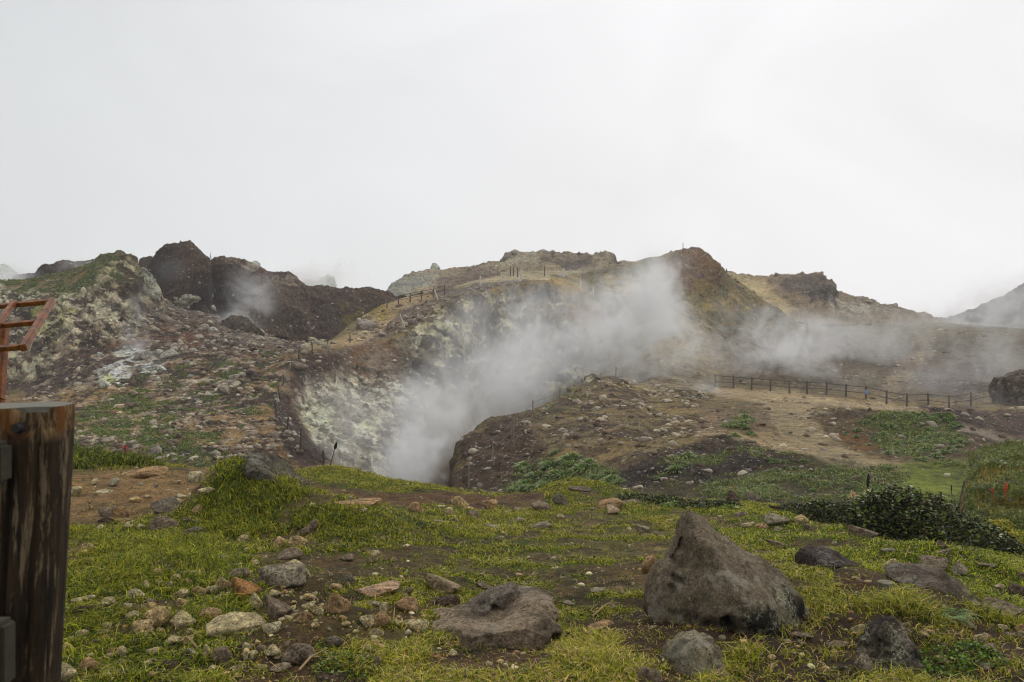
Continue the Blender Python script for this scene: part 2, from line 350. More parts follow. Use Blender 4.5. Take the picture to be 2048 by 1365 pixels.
rowsY = np.concatenate([np.linspace(-30, 2.6, 14), np.exp(np.linspace(np.log(2.8), np.log(17.5), 300)), np.linspace(17.8, 22.5, 14), np.linspace(22.8, 36, 110),
    np.linspace(36.1, 64, 250), np.linspace(64.1, 90, 260), np.linspace(90.15, 112, 130), np.linspace(112.5, 132, 40), np.linspace(134, 420, 26)])
colsS = np.concatenate([np.linspace(-2600, -90, 40), np.arange(-84, 2135, 2.6), np.linspace(2145, 4600, 40)])
colsS = (colsS-CX)/F
NR, NC = len(rowsY), len(colsS)
wv = np.where(rowsY > 0, np.sqrt(rowsY**2+25*np.exp(-np.maximum(rowsY, 0)/6)), np.sqrt(rowsY**2+25))
GX = colsS[None, :]*wv[:, None]; GY = np.repeat(rowsY[:, None], NC, 1)
gx, gy = GX.ravel(), GY.ravel(); gz = base_height(gx, gy)
V0 = np.stack([gx, gy, gz], 1)
# ---- what the ground is made of, place by place (traced from the photograph)
GR = alb(84, 94, 22); 
soilF = alb(98, 76, 46); soilD = alb(62, 44, 25); sand = alb(116, 100, 64); brown = alb(96, 78, 58); dark = alb(66, 50, 40); pale = alb(168, 162, 140)
NEARP = dict(y1=19); MID = dict(y0=19)
def nearp(**k): d = dict(soft=22, warp=26, y1=19); d.update(k); return d
def midp(**k): d = dict(soft=12, warp=14, y0=19); d.update(k); return d
albn = lambda r, g, b: alb(r, g, b, 1.5)
GROUND_PATCH = [
 # --- the turf in front
 ([(-200, 940), (150, 940), (420, 935), (400, 985), (300, 1025), (260, 1050), (-200, 1060)], albn(118, 92, 58), 0.7, 0.03, nearp(warp=12)),
 ([(600, 968), (760, 985), (960, 988), (1080, 990), (1090, 1008), (960, 1016), (840, 1012), (700, 992)], albn(96, 68, 42), 0.5, 0.02, nearp(warp=8, soft=8)),
 ([(1130, 1045), (1350, 1040), (1340, 1160), (1130, 1180), (1050, 1100)], albn(112, 94, 60), 0.8, 0.03, nearp(frac=0.56, fs=1.2, op=0.9)),
 ([(1120, 1150), (1300, 1150), (1290, 1260), (1120, 1270)], albn(70, 48, 26), 0.7, 0.03, nearp(frac=0.5, fs=1.5, op=0.9)),
 ([(1240, 1240), (1640, 1250), (1690, 1365), (1240, 1450)], albn(70, 48, 26), 0.6, 0.04, nearp(frac=0.52, fs=1.6)),
 ([(1560, 1240), (1760, 1250), (1740, 1400), (1450, 1400)], albn(60, 42, 26), 0.8, 0.04, nearp()),
 ([(860, 1290), (1090, 1290), (1080, 1330), (1000, 1345), (850, 1325)], albn(86, 64, 42), 0.9, 0.02, nearp(warp=10)),
 ([(1660, 1150), (1800, 1150), (1800, 1195), (1680, 1205)], albn(78, 48, 26), 0.4, 0.03, nearp(warp=14)),
 ([(1740, 1062), (1880, 1060), (2048, 1090), (2060, 1104), (1960, 1100), (1830, 1085)], albn(124, 102, 70), 0.6, 0.02, nearp(warp=6, soft=8)),
 ([(380, 1270), (700, 1270), (760, 1400), (330, 1420)], albn(80, 58, 36), 0.8, 0.03, nearp(frac=0.48, fs=1.6)),
 ([(300, 1140), (640, 1130), (900, 1160), (860, 1260), (500, 1290), (220, 1270)], albn(84, 64, 38), 0.8, 0.03, nearp(frac=0.55, fs=1.6, op=0.9)),
 ([(620, 1080), (900, 1080), (900, 1140), (620, 1150)], albn(90, 70, 42), 0.4, 0.02, nearp(frac=0.58, fs=1.2, op=0.8)),
 ([(900, 1030), (1400, 1030), (1500, 1200), (900, 1200)], albn(96, 84, 44), 0.4, 0.02, nearp(frac=0.62, fs=0.9, op=0.7)),
 ([(1900, 1230), (2100, 1230), (2100, 1330), (1900, 1330)], albn(96, 72, 48), 0.9, 0.03, nearp(frac=0.45)),
 ([(1650, 1180), (2100, 1200), (2100, 1400), (1650, 1300)], albn(70, 52, 28), 0.5, 0.04, nearp(frac=0.56, fs=1.4, op=0.9)),
 ([(-200, 1040), (2200, 1040), (2200, 1450), (-200, 1450)], albn(84, 64, 38), 0.7, 0.03, nearp(frac=0.70, fs=2.2, op=0.75)),
 ([(-200, 960), (2200, 960), (2200, 1200), (-200, 1150)], albn(92, 72, 44), 0.6, 0.03, nearp(frac=0.70, fs=1.1, op=0.8)),
 # --- everything beyond the edge of the turf
 ([(-900, 400), (3000, 400), (3000, 1500), (-900, 1500)], sand, 0.55, 0.10, midp(y0=19)),
 ([(-900, 780), (600, 790), (640, 930), (640, 1500), (-900, 1500)], alb(120, 98, 68), 0.9, 0.42, midp()),
 ([(-900, 640), (560, 640), (620, 700), (540, 760), (300, 790), (-900, 800)], alb(88, 71, 60), 1.0, 0.45, midp()),
 ([(120, 780), (330, 770), (560, 700), (640, 700), (560, 900), (300, 930), (130, 900)], alb(128, 104, 70), 1.0, 0.42, midp(soft=20)),
 ([(330, 700), (560, 690), (570, 720), (470, 790), (360, 760)], alb(104, 80, 56), 0.9, 0.4, midp(frac=0.45, fs=0.5)),
 ([(140, 800), (560, 760), (600, 930), (140, 940)], alb(82, 62, 46), 1.0, 0.42, midp(frac=0.60, fs=0.45)),
 ([(255, 590), (560, 600), (560, 690), (360, 700), (250, 690)], alb(108, 96, 84), 1.0, 0.5, midp()),
 ([(185, 655), (300, 650), (420, 640), (420, 690), (200, 712)], alb(104, 72, 52), 0.9, 0.4, midp(frac=0.50, fs=0.35)),
 ([(-200, 590), (60, 580), (250, 585), (290, 640), (250, 680), (150, 700), (60, 760), (-200, 790)], alb(150, 145, 122), 1.0, 0.9, midp(soft=16)),
 ([(-50, 600), (250, 590), (250, 690), (-50, 740)], alb(84, 78, 66), 0.8, 0.9, midp(frac=0.58, fs=0.4)),
 ([(40, 590), (160, 600), (150, 700), (80, 690)], alb(140, 142, 80), 0.8, 0.9, midp(frac=0.58, fs=0.35, op=0.7)),
 ([(140, 625), (185, 640), (225, 705), (175, 710), (150, 670)], alb(72, 56, 46), 0.9, 0.6, midp(warp=6)),
 ([(195, 735), (240, 705), (300, 690), (295, 750), (240, 775), (190, 770)], alb(178, 182, 168), 1.0, 0.3, midp(frac=0.35, fs=0.8)),
 ([(205, 755), (235, 752), (232, 768), (205, 768)], alb(176, 186, 120), 0.6, 0.2, midp(warp=4, soft=5)),
 ([(260, 715), (330, 700), (340, 740), (280, 760)], alb(150, 152, 146), 1.0, 0.3, midp(frac=0.5, fs=0.8)),
 ([(-200, 560), (60, 556), (140, 535), (215, 508), (250, 510), (215, 560), (150, 595), (60, 598), (-200, 612)], alb(74, 86, 38), 0.7, 0.4, midp(frac=0.40, fs=0.6)),
 ([(195, 520), (215, 505), (262, 508), (330, 560), (335, 620), (250, 610), (200, 590)], alb(134, 126, 98), 0.9, 0.9, midp(soft=18)),
 ([(195, 520), (215, 505), (262, 508), (330, 560), (335, 620), (250, 610), (200, 590)], alb(80, 66, 48), 0.9, 0.9, midp(frac=0.52, fs=0.8)),
 ([(195, 515), (235, 506), (240, 560), (200, 580)], alb(78, 84, 40), 0.6, 0.5, midp(frac=0.45, fs=0.8)),
 ([(140, 820), (300, 800), (330, 860), (280, 900), (140, 890)], alb(76, 90, 36), 0.5, 0.3, midp(frac=0.50, fs=0.8)),
 ([(290, 860), (430, 870), (450, 925), (290, 925)], alb(74, 88, 38), 0.5, 0.3, midp(frac=0.5, fs=1.0)),
 ([(180, 770), (420, 720), (520, 720), (470, 800), (330, 850), (180, 830)], alb(80, 92, 40), 0.6, 0.3, midp(frac=0.63, fs=0.8)),
 ([(285, 845), (400, 840), (380, 880), (300, 885)], alb(150, 145, 130), 1.0, 0.35, midp(frac=0.55, fs=0.8)),
 ([(430, 740), (480, 730), (470, 770), (330, 830), (320, 800)], alb(160, 150, 134), 1.0, 0.35, midp(frac=0.55, fs=0.6)),
 ([(-200, 590), (60, 580), (250, 585), (290, 640), (250, 680), (150, 700), (60, 760), (-200, 790)], alb(168, 160, 138), 1.0, 1.2, midp(frac=0.60, fs=1.1, op=0.7)),
 ([(-200, 590), (60, 580), (250, 585), (290, 640), (250, 680), (150, 700), (60, 760), (-200, 790)], alb(86, 72, 60), 1.0, 1.2, midp(frac=0.60, fs=1.5, op=0.9)),
 ([(20, 640), (560, 590), (600, 930), (120, 930)], alb(62, 46, 34), 1.0, None, midp(frac=0.60, fs=0.8, op=0.8)),
 ([(20, 640), (560, 590), (600, 930), (120, 930)], alb(150, 134, 112), 1.0, None, midp(frac=0.70, fs=1.0, op=0.6)),
 ([(130, 810), (330, 790), (350, 860), (280, 910), (130, 900)], alb(78, 94, 36), 0.4, 0.3, midp(frac=0.54, fs=0.9)),
 ([(290, 855), (440, 870), (450, 930), (290, 930)], alb(76, 90, 38), 0.4, 0.3, midp(frac=0.54, fs=1.1)),
 ([(180, 770), (560, 700), (560, 850), (180, 850)], alb(80, 92, 40), 0.5, 0.3, midp(frac=0.68, fs=0.9)),
 # crater, left wall
 ([(590, 715), (700, 690), (840, 680), (860, 980), (640, 980), (560, 860), (560, 800)], alb(112, 96, 80), 1.0, 0.55, midp(soft=10, warp=10)),
 ([(600, 740), (650, 735), (760, 745), (850, 760), (850, 990), (700, 980), (610, 880), (590, 830)], alb(136, 128, 110), 1.0, 0.6, midp(soft=40, warp=30)),
 ([(600, 815), (660, 815), (672, 905), (625, 890), (598, 850)], alb(176, 178, 150), 0.7, 0.35, midp()),
 ([(628, 835), (660, 840), (665, 895), (640, 880)], alb(166, 170, 120), 0.5, 0.3, midp(soft=10, warp=8, frac=0.42, fs=0.8)),
 ([(700, 845), (755, 840), (760, 900), (715, 890)], alb(170, 174, 138), 0.6, 0.4, midp(soft=10, warp=10, frac=0.45, fs=0.8)),
 ([(540, 800), (575, 790), (600, 850), (660, 925), (600, 940), (555, 870)], alb(74, 56, 46), 0.6, 0.35, midp(warp=6, soft=8)),
 ([(575, 715), (650, 705), (700, 720), (640, 760), (580, 800)], alb(86, 64, 50), 0.8, 0.4, midp(warp=8)),
 ([(690, 700), (860, 660), (860, 720), (760, 760), (700, 750)], alb(112, 86, 62), 0.9, 0.6, midp(frac=0.45, fs=0.4)),
 ([(600, 740), (850, 735), (850, 990), (700, 980), (590, 830)], alb(92, 80, 66), 1.0, 0.9, midp(frac=0.56, fs=1.0, op=0.85)),
 ([(600, 760), (850, 760), (850, 990), (700, 980), (590, 830)], alb(180, 176, 158), 1.0, 0.6, midp(frac=0.62, fs=1.3, op=0.65)),
 # far cliff of the crater
 ([(790, 690), (850, 640), (880, 600), (960, 576), (1110, 566), (1210, 600), (1230, 700), (1180, 800), (820, 800)], alb(122, 112, 92), 0.9, 1.3, midp(soft=12, warp=8)),
 ([(800, 700), (860, 650), (1210, 640), (1200, 780), (820, 790)], alb(72, 68, 62), 0.7, 1.1, midp(frac=0.55, fs=0.35)),
 ([(840, 640), (900, 600), (1000, 590), (960, 640), (880, 720), (820, 720)], alb(158, 152, 118), 0.8, 1.2, midp(frac=0.55, fs=0.5, op=0.8)),
 ([(880, 610), (960, 580), (1060, 568), (1040, 592), (920, 604)], alb(134, 110, 60), 0.7, 0.6, midp(frac=0.45, fs=0.5)),
 ([(1060, 590), (1100, 585), (1100, 600), (1065, 605)], alb(84, 88, 86), 0.1, 0.4, midp(warp=3, soft=4)),
 ([(830, 640), (880, 600), (1210, 600), (1200, 780), (820, 790)], alb(176, 168, 140), 1.0, 1.1, midp(frac=0.60, fs=1.0, op=0.8)),
 ([(830, 640), (880, 600), (1210, 600), (1200, 780), (820, 790)], alb(80, 66, 54), 1.0, 1.1, midp(frac=0.58, fs=0.8, op=0.8)),
 # beside and beyond the rim
 ([(680, 690), (760, 640), (860, 590), (880, 610), (850, 650), (780, 675), (690, 700)], alb(112, 96, 80), 1.0, 0.5, midp(warp=8)),
 ([(745, 600), (800, 590), (885, 578), (890, 592), (850, 606), (800, 625), (770, 660), (720, 690), (620, 702), (600, 698), (660, 682), (720, 664), (752, 630)], alb(142, 122, 88), 0.5, 0.15, midp(warp=3, soft=6)),
 ([(745, 612), (790, 606), (770, 640), (740, 640)], alb(128, 112, 40), 0.4, 0.2, midp(warp=5, frac=0.4, fs=0.6)),
 ([(820, 585), (880, 560), (925, 560), (900, 588), (850, 592)], alb(98, 66, 50), 0.4, 0.3, midp(warp=5, soft=6)),
 ([(870, 590), (1000, 560), (1060, 552), (1040, 566), (900, 600)], alb(110, 100, 88), 1.0, 0.35, midp(warp=6)),
 ([(900, 575), (1000, 545), (1250, 528), (1250, 560), (1110, 566), (960, 572)], alb(142, 130, 104), 0.7, 0.15, midp(warp=5, y0=96)),
 # the big hill
 ([(1100, 560), (1250, 530), (1340, 512), (1380, 500), (1400, 500), (1450, 548), (1520, 600), (1590, 645), (1560, 690), (1440, 700), (1330, 740), (1200, 700)], alb(104, 94, 62), 0.8, 0.6, midp(warp=8)),
 ([(1330, 512), (1372, 500), (1400, 500), (1440, 545), (1430, 580), (1370, 585), (1310, 560)], alb(112, 84, 56), 0.6, 0.9, midp(warp=8)),
 ([(1370, 530), (1480, 560), (1560, 620), (1580, 650), (1500, 660), (1400, 600)], alb(118, 98, 56), 0.7, 0.45, midp(frac=0.48, fs=0.35)),
 ([(1400, 600), (1560, 620), (1590, 650), (1530, 690), (1400, 660)], alb(104, 100, 88), 0.8, 0.5, midp(frac=0.5, fs=0.3)),
 ([(1100, 558), (1160, 560), (1160, 590), (1120, 592)], alb(140, 114, 58), 0.6, 0.6, midp(warp=8, frac=0.38, fs=0.5)),
 ([(1205, 556), (1280, 552), (1290, 588), (1215, 590)], alb(142, 118, 58), 0.5, 0.5, midp(warp=9, frac=0.36, fs=0.5)),
 ([(1400, 600), (1490, 595), (1490, 625), (1410, 625)], alb(130, 112, 64), 0.6, 0.5, midp(frac=0.5, fs=0.5)),
 ([(1395, 670), (1480, 668), (1470, 705), (1405, 705)], alb(96, 74, 40), 0.6, 0.5, midp(warp=5)),
 ([(1180, 640), (1400, 640), (1430, 760), (1250, 750), (1190, 720)], alb(134, 120, 90), 0.8, 0.5, midp(soft=60, warp=40)),
 ([(1180, 640), (1260, 630), (1260, 700), (1190, 720)], alb(160, 158, 138), 0.9, 0.6, midp(frac=0.55, fs=0.5, op=0.7)),
 ([(1140, 610), (1200, 612), (1200, 640), (1140, 645)], alb(140, 112, 76), 0.6, 0.5, midp(frac=0.4, fs=0.5)),
 # plain beyond the fence
 ([(1440, 690), (1600, 650), (2200, 640), (2200, 830), (1990, 815), (1860, 815), (1690, 788), (1430, 765)], alb(98, 86, 68), 0.6, 0.25, midp(y0=60, warp=40, soft=50)),
 ([(1750, 700), (1900, 690), (2200, 700), (2200, 800), (1900, 800)], alb(92, 78, 68), 0.6, 0.3, midp(frac=0.5, fs=0.15, y0=60)),
 ([(1590, 650), (2200, 640), (2200, 665), (1700, 668), (1590, 660)], alb(112, 106, 90), 0.5, 0.15, midp(y0=60)),
 ([(1740, 790), (1840, 690), (1860, 700), (1780, 800)], alb(134, 116, 90), 0.4, 0.15, midp(y0=60, soft=20, op=0.6)),
 # spur: dark crater-side and sandy top
 ([(880, 990), (905, 935), (920, 890), (980, 832), (1065, 824), (1075, 870), (1110, 930), (1090, 990), (1000, 1010)], alb(84, 66, 50), 0.9, 0.5, midp(warp=26, soft=50)),
 ([(1060, 826), (1215, 746), (1290, 800), (1260, 880), (1120, 900), (1070, 860)], alb(112, 96, 70), 1.0, 0.3, midp(frac=0.44, fs=0.5)),
 ([(1070, 800), (1160, 775), (1190, 790), (1130, 820), (1060, 840)], alb(96, 92, 48), 0.7, 0.25, midp(frac=0.5, fs=0.8)),
 ([(1160, 900), (1360, 880), (1400, 900), (1300, 985), (1200, 985)], alb(124, 106, 72), 0.9, 0.12, midp(op=0.6)),
 ([(1070, 830), (1215, 750), (1420, 770), (1420, 880), (1300, 960), (1120, 900)], alb(80, 64, 46), 1.0, 0.3, midp(frac=0.58, fs=0.9, op=0.8)),
 # right-hand flats
 ([(1400, 820), (1560, 800), (1640, 840), (1700, 905), (1620, 920), (1400, 880)], alb(116, 98, 74), 0.8, 0.2, midp()),
 ([(1000, 960), (1250, 975), (1500, 880), (1640, 900), (1800, 930), (1960, 985), (1990, 1100), (1000, 1100)], alb(84, 76, 42), 0.6, 0.22, midp(soft=20)),
 ([(1220, 960), (1330, 900), (1480, 870), (1620, 905), (1560, 940), (1350, 960), (1260, 990)], alb(74, 56, 42), 0.9, 0.3, midp(warp=10)),
 ([(1240, 975), (1340, 915), (1560, 880), (1640, 905), (1560, 945), (1350, 975)], alb(86, 88, 46), 0.4, 0.2, midp(frac=0.50, fs=0.9)),
 ([(1020, 985), (1040, 925), (1120, 900), (1240, 950), (1250, 985)], alb(70, 76, 40), 0.4, 0.25, midp(frac=0.35, fs=0.9)),
 ([(1440, 870), (1470, 820), (1510, 820), (1500, 870)], alb(76, 80, 42), 0.4, 0.25, midp(frac=0.4, fs=0.9, warp=6)),
 ([(1260, 950), (1480, 905), (1540, 920), (1500, 960), (1280, 985)], alb(58, 44, 36), 0.8, 0.45, midp(frac=0.5, fs=0.6)),
 ([(1600, 830), (1720, 815), (1930, 830), (2040, 900), (2000, 925), (1750, 925), (1650, 880)], alb(98, 80, 54), 0.6, 0.25, midp(warp=10)),
 ([(1690, 850), (1800, 815), (1930, 835), (1935, 905), (1860, 918), (1760, 905)], alb(84, 96, 44), 0.4, 0.2, midp(frac=0.42, fs=0.7)),
 ([(1640, 860), (1720, 850), (1780, 890), (1740, 915), (1660, 895)], alb(110, 78, 36), 0.3, 0.15, midp(frac=0.45, fs=0.5)),
 ([(1480, 795), (1560, 770), (1640, 800), (1620, 830), (1660, 880), (1740, 915), (1860, 930), (1940, 926), (1940, 940), (1780, 944), (1640, 925), (1560, 880), (1540, 830)], alb(134, 118, 88), 0.8, 0.08, midp(warp=5, soft=9)),
 ([(1400, 868), (1540, 864), (1640, 910), (1560, 905), (1480, 880)], alb(138, 120, 88), 0.8, 0.08, midp(warp=4, soft=8)),
 ([(1430, 772), (1600, 790), (1850, 818), (2060, 830), (2060, 850), (1850, 832), (1600, 806), (1430, 800)], alb(142, 124, 94), 0.7, 0.08, midp(warp=4, soft=8, y1=75)),
 ([(1840, 815), (2200, 830), (2200, 930), (2060, 925), (1920, 870)], alb(84, 66, 54), 0.6, 0.25, midp(warp=8)),
 ([(1925, 850), (2000, 872), (2080, 900), (2080, 915), (1990, 885), (1920, 862)], alb(124, 110, 94), 0.9, 0.1, midp(warp=4, soft=6)),
 ([(1420, 1010), (1400, 960), (1620, 935), (1820, 940), (1850, 1010)], alb(78, 84, 40), 0.4, 0.2, midp(frac=0.42, fs=0.8)),
 ([(1800, 928), (1945, 925), (1945, 990), (1880, 1010), (1800, 990)], alb(108, 116, 44), 0.1, 0.06, midp(warp=5, soft=10)),
]
gcol, gst, gro = paint(V0, (GR, 0.15, 0.015), GROUND_PATCH); gst = np.where(V0[:, 1] < 19, 0.0, gst)
# ---- relief: clods, ribs and gullies, displaced along the surface normal
P3 = V0.reshape(NR, NC, 3)
def normals(P3):
    du = np.gradient(P3, axis=1); dv = np.gradient(P3, axis=0); n = np.cross(du, dv); return n/np.maximum(np.linalg.norm(n, axis=2, keepdims=True), 1e-9)
NRM = normals(P3).reshape(-1, 3); steep = 1-np.abs(NRM[:, 2])
far = gy > 18.5
d = np.zeros(len(V0), np.float32); q = V0[far]*np.array([1, 1, 0.6])
f1 = fbm(q*0.30, 7, 3, 0.66); f2 = fbm(q*0.55+20, 5, 8, 0.62, ridged=True)
w1d, _w1r = worley2(gx[far]*1.3+f1*0.6, gy[far]*1.3, 5); w2d, _w2r = worley2(gx[far]*3.1+f1, gy[far]*3.1, 9)
rib = fbm(np.stack([gx[far]*0.9, gy[far]*0.12, gz[far]*0.10], 1), 4, 41, 0.6, ridged=True)
d[far] = gro[far]*(0.9*f1+0.45*f2*(1-steep[far])+0.9*np.maximum(0.42-w1d, 0)*_w1r+0.5*np.maximum(0.42-w2d, 0)*_w2r+np.minimum(steep[far]*1.6, 1)*0.9*rib)
nr = ~far; q = V0[nr]
d[nr] = 0.07*fbm(q*0.9, 4, 11)+0.05*fbm(q*3.0, 4, 12)+gro[nr]*0.5*fbm(q*9, 3, 14)
V1 = V0+NRM*d[:, None]*np.where(gy < 1.5, 0.3, 1)[:, None]
idx = np.arange(NR*NC).reshape(NR, NC)
quads = np.stack([idx[:-1, :-1], idx[:-1, 1:], idx[1:, 1:], idx[1:, :-1]], -1).reshape(-1, 4)
# second look at colours: stones in clots, wash tinted with the relief's own mineral bands
gm = mesh_np('ground', V1, quads.ravel(), 4); setcol(gm, gcol); setf(gm, gst, 'Stone')
link('ground', gm, TERR, kind='structure')
# ================================================================== hills behind, each a solid ridge
HV = []   # for ray casts
def hill(name, ridge, foot, patches, base, back=8, nc=240, nr=70, bulge=0.35, rough=0.5, seed=0, jag=0.3):
    """ridge and foot: (px, py, metres ahead). A loft: foot -> crest -> down the far side."""
    px = np.linspace(ridge[0][0], ridge[-1][0], nc)
    def cur(L_):
        xs = [a[0] for a in L_]; Yv = np.interp(px, xs, [a[2] for a in L_]); pv = np.interp(px, xs, [a[1] for a in L_])
        return np.stack([(px-CX)/F*Yv, Yv, EYE-(pv-CY)/F*Yv], 1)
    R, Fo = cur(ridge), cur(foot); n1 = int(nr*0.75); rows = []
    for t in np.linspace(0, 1, n1):
        s = t; zt = (1-bulge)*t+bulge*math.sin(t*math.pi/2)
        p = Fo*(1-s)+R*s; p[:, 2] = Fo[:, 2]*(1-zt)+R[:, 2]*zt; rows.append(p)
    for t in np.linspace(0, 1, nr-n1+1)[1:]:
        p = R.copy(); p[:, 1] += t*back; p[:, 0] += (R[:, 0]*back/np.maximum(R[:, 1], 1))*t
        p[:, 2] = R[:, 2]*(1-t**1.6)+(np.minimum(Fo[:, 2], R[:, 2])-2)*t**1.6; rows.append(p)
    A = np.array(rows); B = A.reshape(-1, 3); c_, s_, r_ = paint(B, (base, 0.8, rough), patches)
    n = normals(A).reshape(-1, 3); q = B+seed*7
    ff = fbm(q*0.35, 7, seed+1, 0.64); rr = fbm(q*np.array([0.6, 0.4, 0.22]), 6, seed+2, 0.64, ridged=True); ww, _ = worley2(B[:, 0]*0.9+ff, (B[:, 1]+B[:, 2])*0.9, seed+4)
    dd = r_*(1.0*ff+0.8*rr+0.3*(0.5-ww)); edge = np.clip(np.minimum(np.arange(nc), nc-1-np.arange(nc))/8, 0, 1)
    dd = dd*np.tile(edge, nr); B2 = B+n*dd[:, None]
    ix = np.arange(nr*nc).reshape(nr, nc); q4 = np.stack([ix[:-1, :-1], ix[:-1, 1:], ix[1:, 1:], ix[1:, :-1]], -1).reshape(-1, 4)
    me = mesh_np(name, B2, q4.ravel(), 4); setcol(me, c_); setf(me, s_, 'Stone')
    o = link(name, me, TERR, kind='structure'); HV.append((B2, q4)); return o
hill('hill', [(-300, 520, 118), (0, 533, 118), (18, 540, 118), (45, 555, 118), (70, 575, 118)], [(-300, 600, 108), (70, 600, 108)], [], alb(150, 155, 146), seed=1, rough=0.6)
hill('hill', [(20, 575, 104), (35, 553, 104), (70, 548, 104), (92, 533, 104), (118, 525, 104), (140, 522, 104), (178, 523, 104), (215, 530, 104), (260, 560, 104)], [(20, 600, 96), (260, 600, 96)],
     [([(20, 540), (120, 520), (140, 580), (20, 590)], alb(66, 46, 36), 0.4, 0.6)], alb(88, 68, 56), seed=2, rough=0.7)
hill('hill', [(270, 590, 92), (282, 520, 92), (300, 514, 92), (330, 540, 92)], [(270, 600, 87), (330, 620, 87)], [], alb(78, 60, 46), seed=12, nc=60, rough=0.3)
hill('hill', [(296, 590, 91), (302, 540, 91), (308, 512, 91), (322, 500, 91), (345, 490, 91), (362, 486, 91), (380, 485, 91), (392, 491, 91), (405, 508, 91), (416, 524, 91), (422, 560, 91), (428, 610, 91)],
     [(296, 625, 86), (350, 640, 85), (428, 650, 86)], [([(296, 500), (340, 488), (350, 540), (330, 575), (296, 560)], alb(58, 44, 36), 0.3, 0.5), ([(380, 560), (430, 560), (430, 650), (360, 650)], alb(60, 46, 40), 0.4, 0.6)],
     alb(82, 62, 48), seed=3, rough=0.6, bulge=0.7)
hill('hill', [(396, 640, 93), (402, 560, 93), (412, 535, 93), (428, 522, 93), (442, 516, 93), (456, 520, 93), (470, 530, 93), (500, 545, 94), (560, 565, 95), (620, 585, 96)],
     [(396, 660, 88), (470, 668, 87), (620, 680, 92)], [([(396, 540), (460, 530), (520, 560), (500, 640), (396, 640)], alb(64, 50, 42), 0.4, 0.5)], alb(92, 74, 60), seed=4, rough=0.55, bulge=0.6)
hill('hill', [(440, 560, 104), (456, 519, 104), (480, 524, 104), (510, 532, 104), (545, 541, 104), (578, 546, 104), (592, 553, 104), (604, 568, 104), (625, 600, 104)],
     [(440, 600, 99), (625, 610, 99)], [([(470, 530), (540, 540), (600, 565), (600, 590), (540, 570), (480, 548)], alb(136, 124, 108), 0.9, 0.5, dict(frac=0.42, fs=0.5))], alb(96, 76, 66), seed=5, rough=0.6)
hill('hill', [(520, 600, 98), (540, 574, 98), (580, 573, 98), (612, 571, 99), (640, 573, 100), (680, 574, 101), (730, 577, 102), (762, 579, 103), (785, 588, 104), (800, 604, 105)],
     [(520, 682, 90), (600, 690, 90), (680, 684, 92), (720, 664, 96), (760, 640, 99), (800, 606, 104)],
     [([(520, 590), (700, 590), (760, 595), (700, 680), (520, 690)], alb(76, 56, 44), 0.6, 0.5), ([(540, 580), (640, 585), (640, 650), (560, 650)], alb(104, 88, 74), 0.9, 0.7, dict(frac=0.66, fs=0.6)),
      ([(690, 620), (740, 610), (720, 680), (690, 684)], alb(104, 92, 40), 0.6, 0.6, dict(frac=0.45, fs=0.6))], alb(88, 66, 50), seed=6, rough=0.5, bulge=0.15, back=5)
hill('hill', [(770, 590, 138), (785, 572, 138), (800, 562, 138), (830, 551, 138), (860, 546, 138), (920, 541, 137), (960, 534, 136), (1000, 524, 136), (1012, 512, 136), (1030, 507, 135), (1060, 506, 135), (1085, 501, 135), (1105, 507, 135), (1125, 511, 135), (1150, 510, 135), (1180, 511, 135), (1215, 511, 135), (1226, 514, 135), (1232, 526, 135), (1260, 530, 135), (1300, 545, 135)],
     [(770, 600, 112), (870, 590, 110), (1000, 566, 112), (1150, 548, 116), (1300, 548, 118)],
     [([(770, 590), (800, 555), (880, 545), (880, 575), (800, 590)], alb(128, 126, 114), 1.0, 0.5), ([(860, 560), (960, 540), (1000, 560), (880, 590)], alb(112, 96, 82), 0.9, 0.5),
      ([(1000, 505), (1100, 500), (1100, 530), (1000, 535)], alb(132, 124, 104), 0.9, 0.5), ([(1080, 510), (1130, 510), (1120, 530), (1080, 528)], alb(98, 84, 68), 0.7, 0.5),
      ([(1125, 520), (1180, 512), (1190, 540), (1130, 545)], alb(96, 82, 72), 0.7, 0.5, dict(warp=6)), ([(1220, 512), (1234, 512), (1236, 530), (1222, 530)], alb(88, 74, 62), 0.6, 0.5, dict(warp=3))],
     alb(134, 122, 100), seed=7, rough=0.9, nc=420, nr=90)
hill('hill', [(1420, 560, 150), (1450, 546, 150), (1480, 551, 150), (1505, 556, 150), (1535, 556, 150), (1552, 550, 150), (1563, 551, 150), (1590, 552, 150), (1618, 551, 150), (1631, 548, 150), (1640, 551, 150), (1652, 560, 150), (1662, 566, 150), (1668, 582, 150), (1690, 590, 150), (1712, 598, 150), (1730, 600, 150), (1760, 610, 150), (1790, 616, 150), (1800, 622, 150), (1840, 632, 150), (1860, 634, 150), (1885, 643, 150), (1920, 655, 150)],
     [(1420, 640, 112), (1580, 652, 114), (1700, 656, 118), (1920, 660, 130)],
     [([(1560, 556), (1640, 550), (1668, 585), (1660, 612), (1600, 600), (1560, 585)], alb(100, 86, 74), 0.8, 1.2, dict(warp=8)), ([(1620, 570), (1668, 575), (1664, 612), (1625, 605)], alb(72, 62, 56), 0.5, 1.2, dict(frac=0.45, fs=0.4)),
      ([(1460, 552), (1520, 560), (1590, 620), (1560, 640), (1500, 600)], alb(148, 132, 96), 0.6, 0.3, dict(warp=8)), ([(1660, 612), (1720, 605), (1790, 622), (1740, 635), (1660, 622)], alb(140, 134, 122), 1.0, 0.5, dict(frac=0.4, fs=0.3))],
     alb(124, 108, 84), seed=8, rough=0.9, nc=420, nr=90, bulge=0.2)
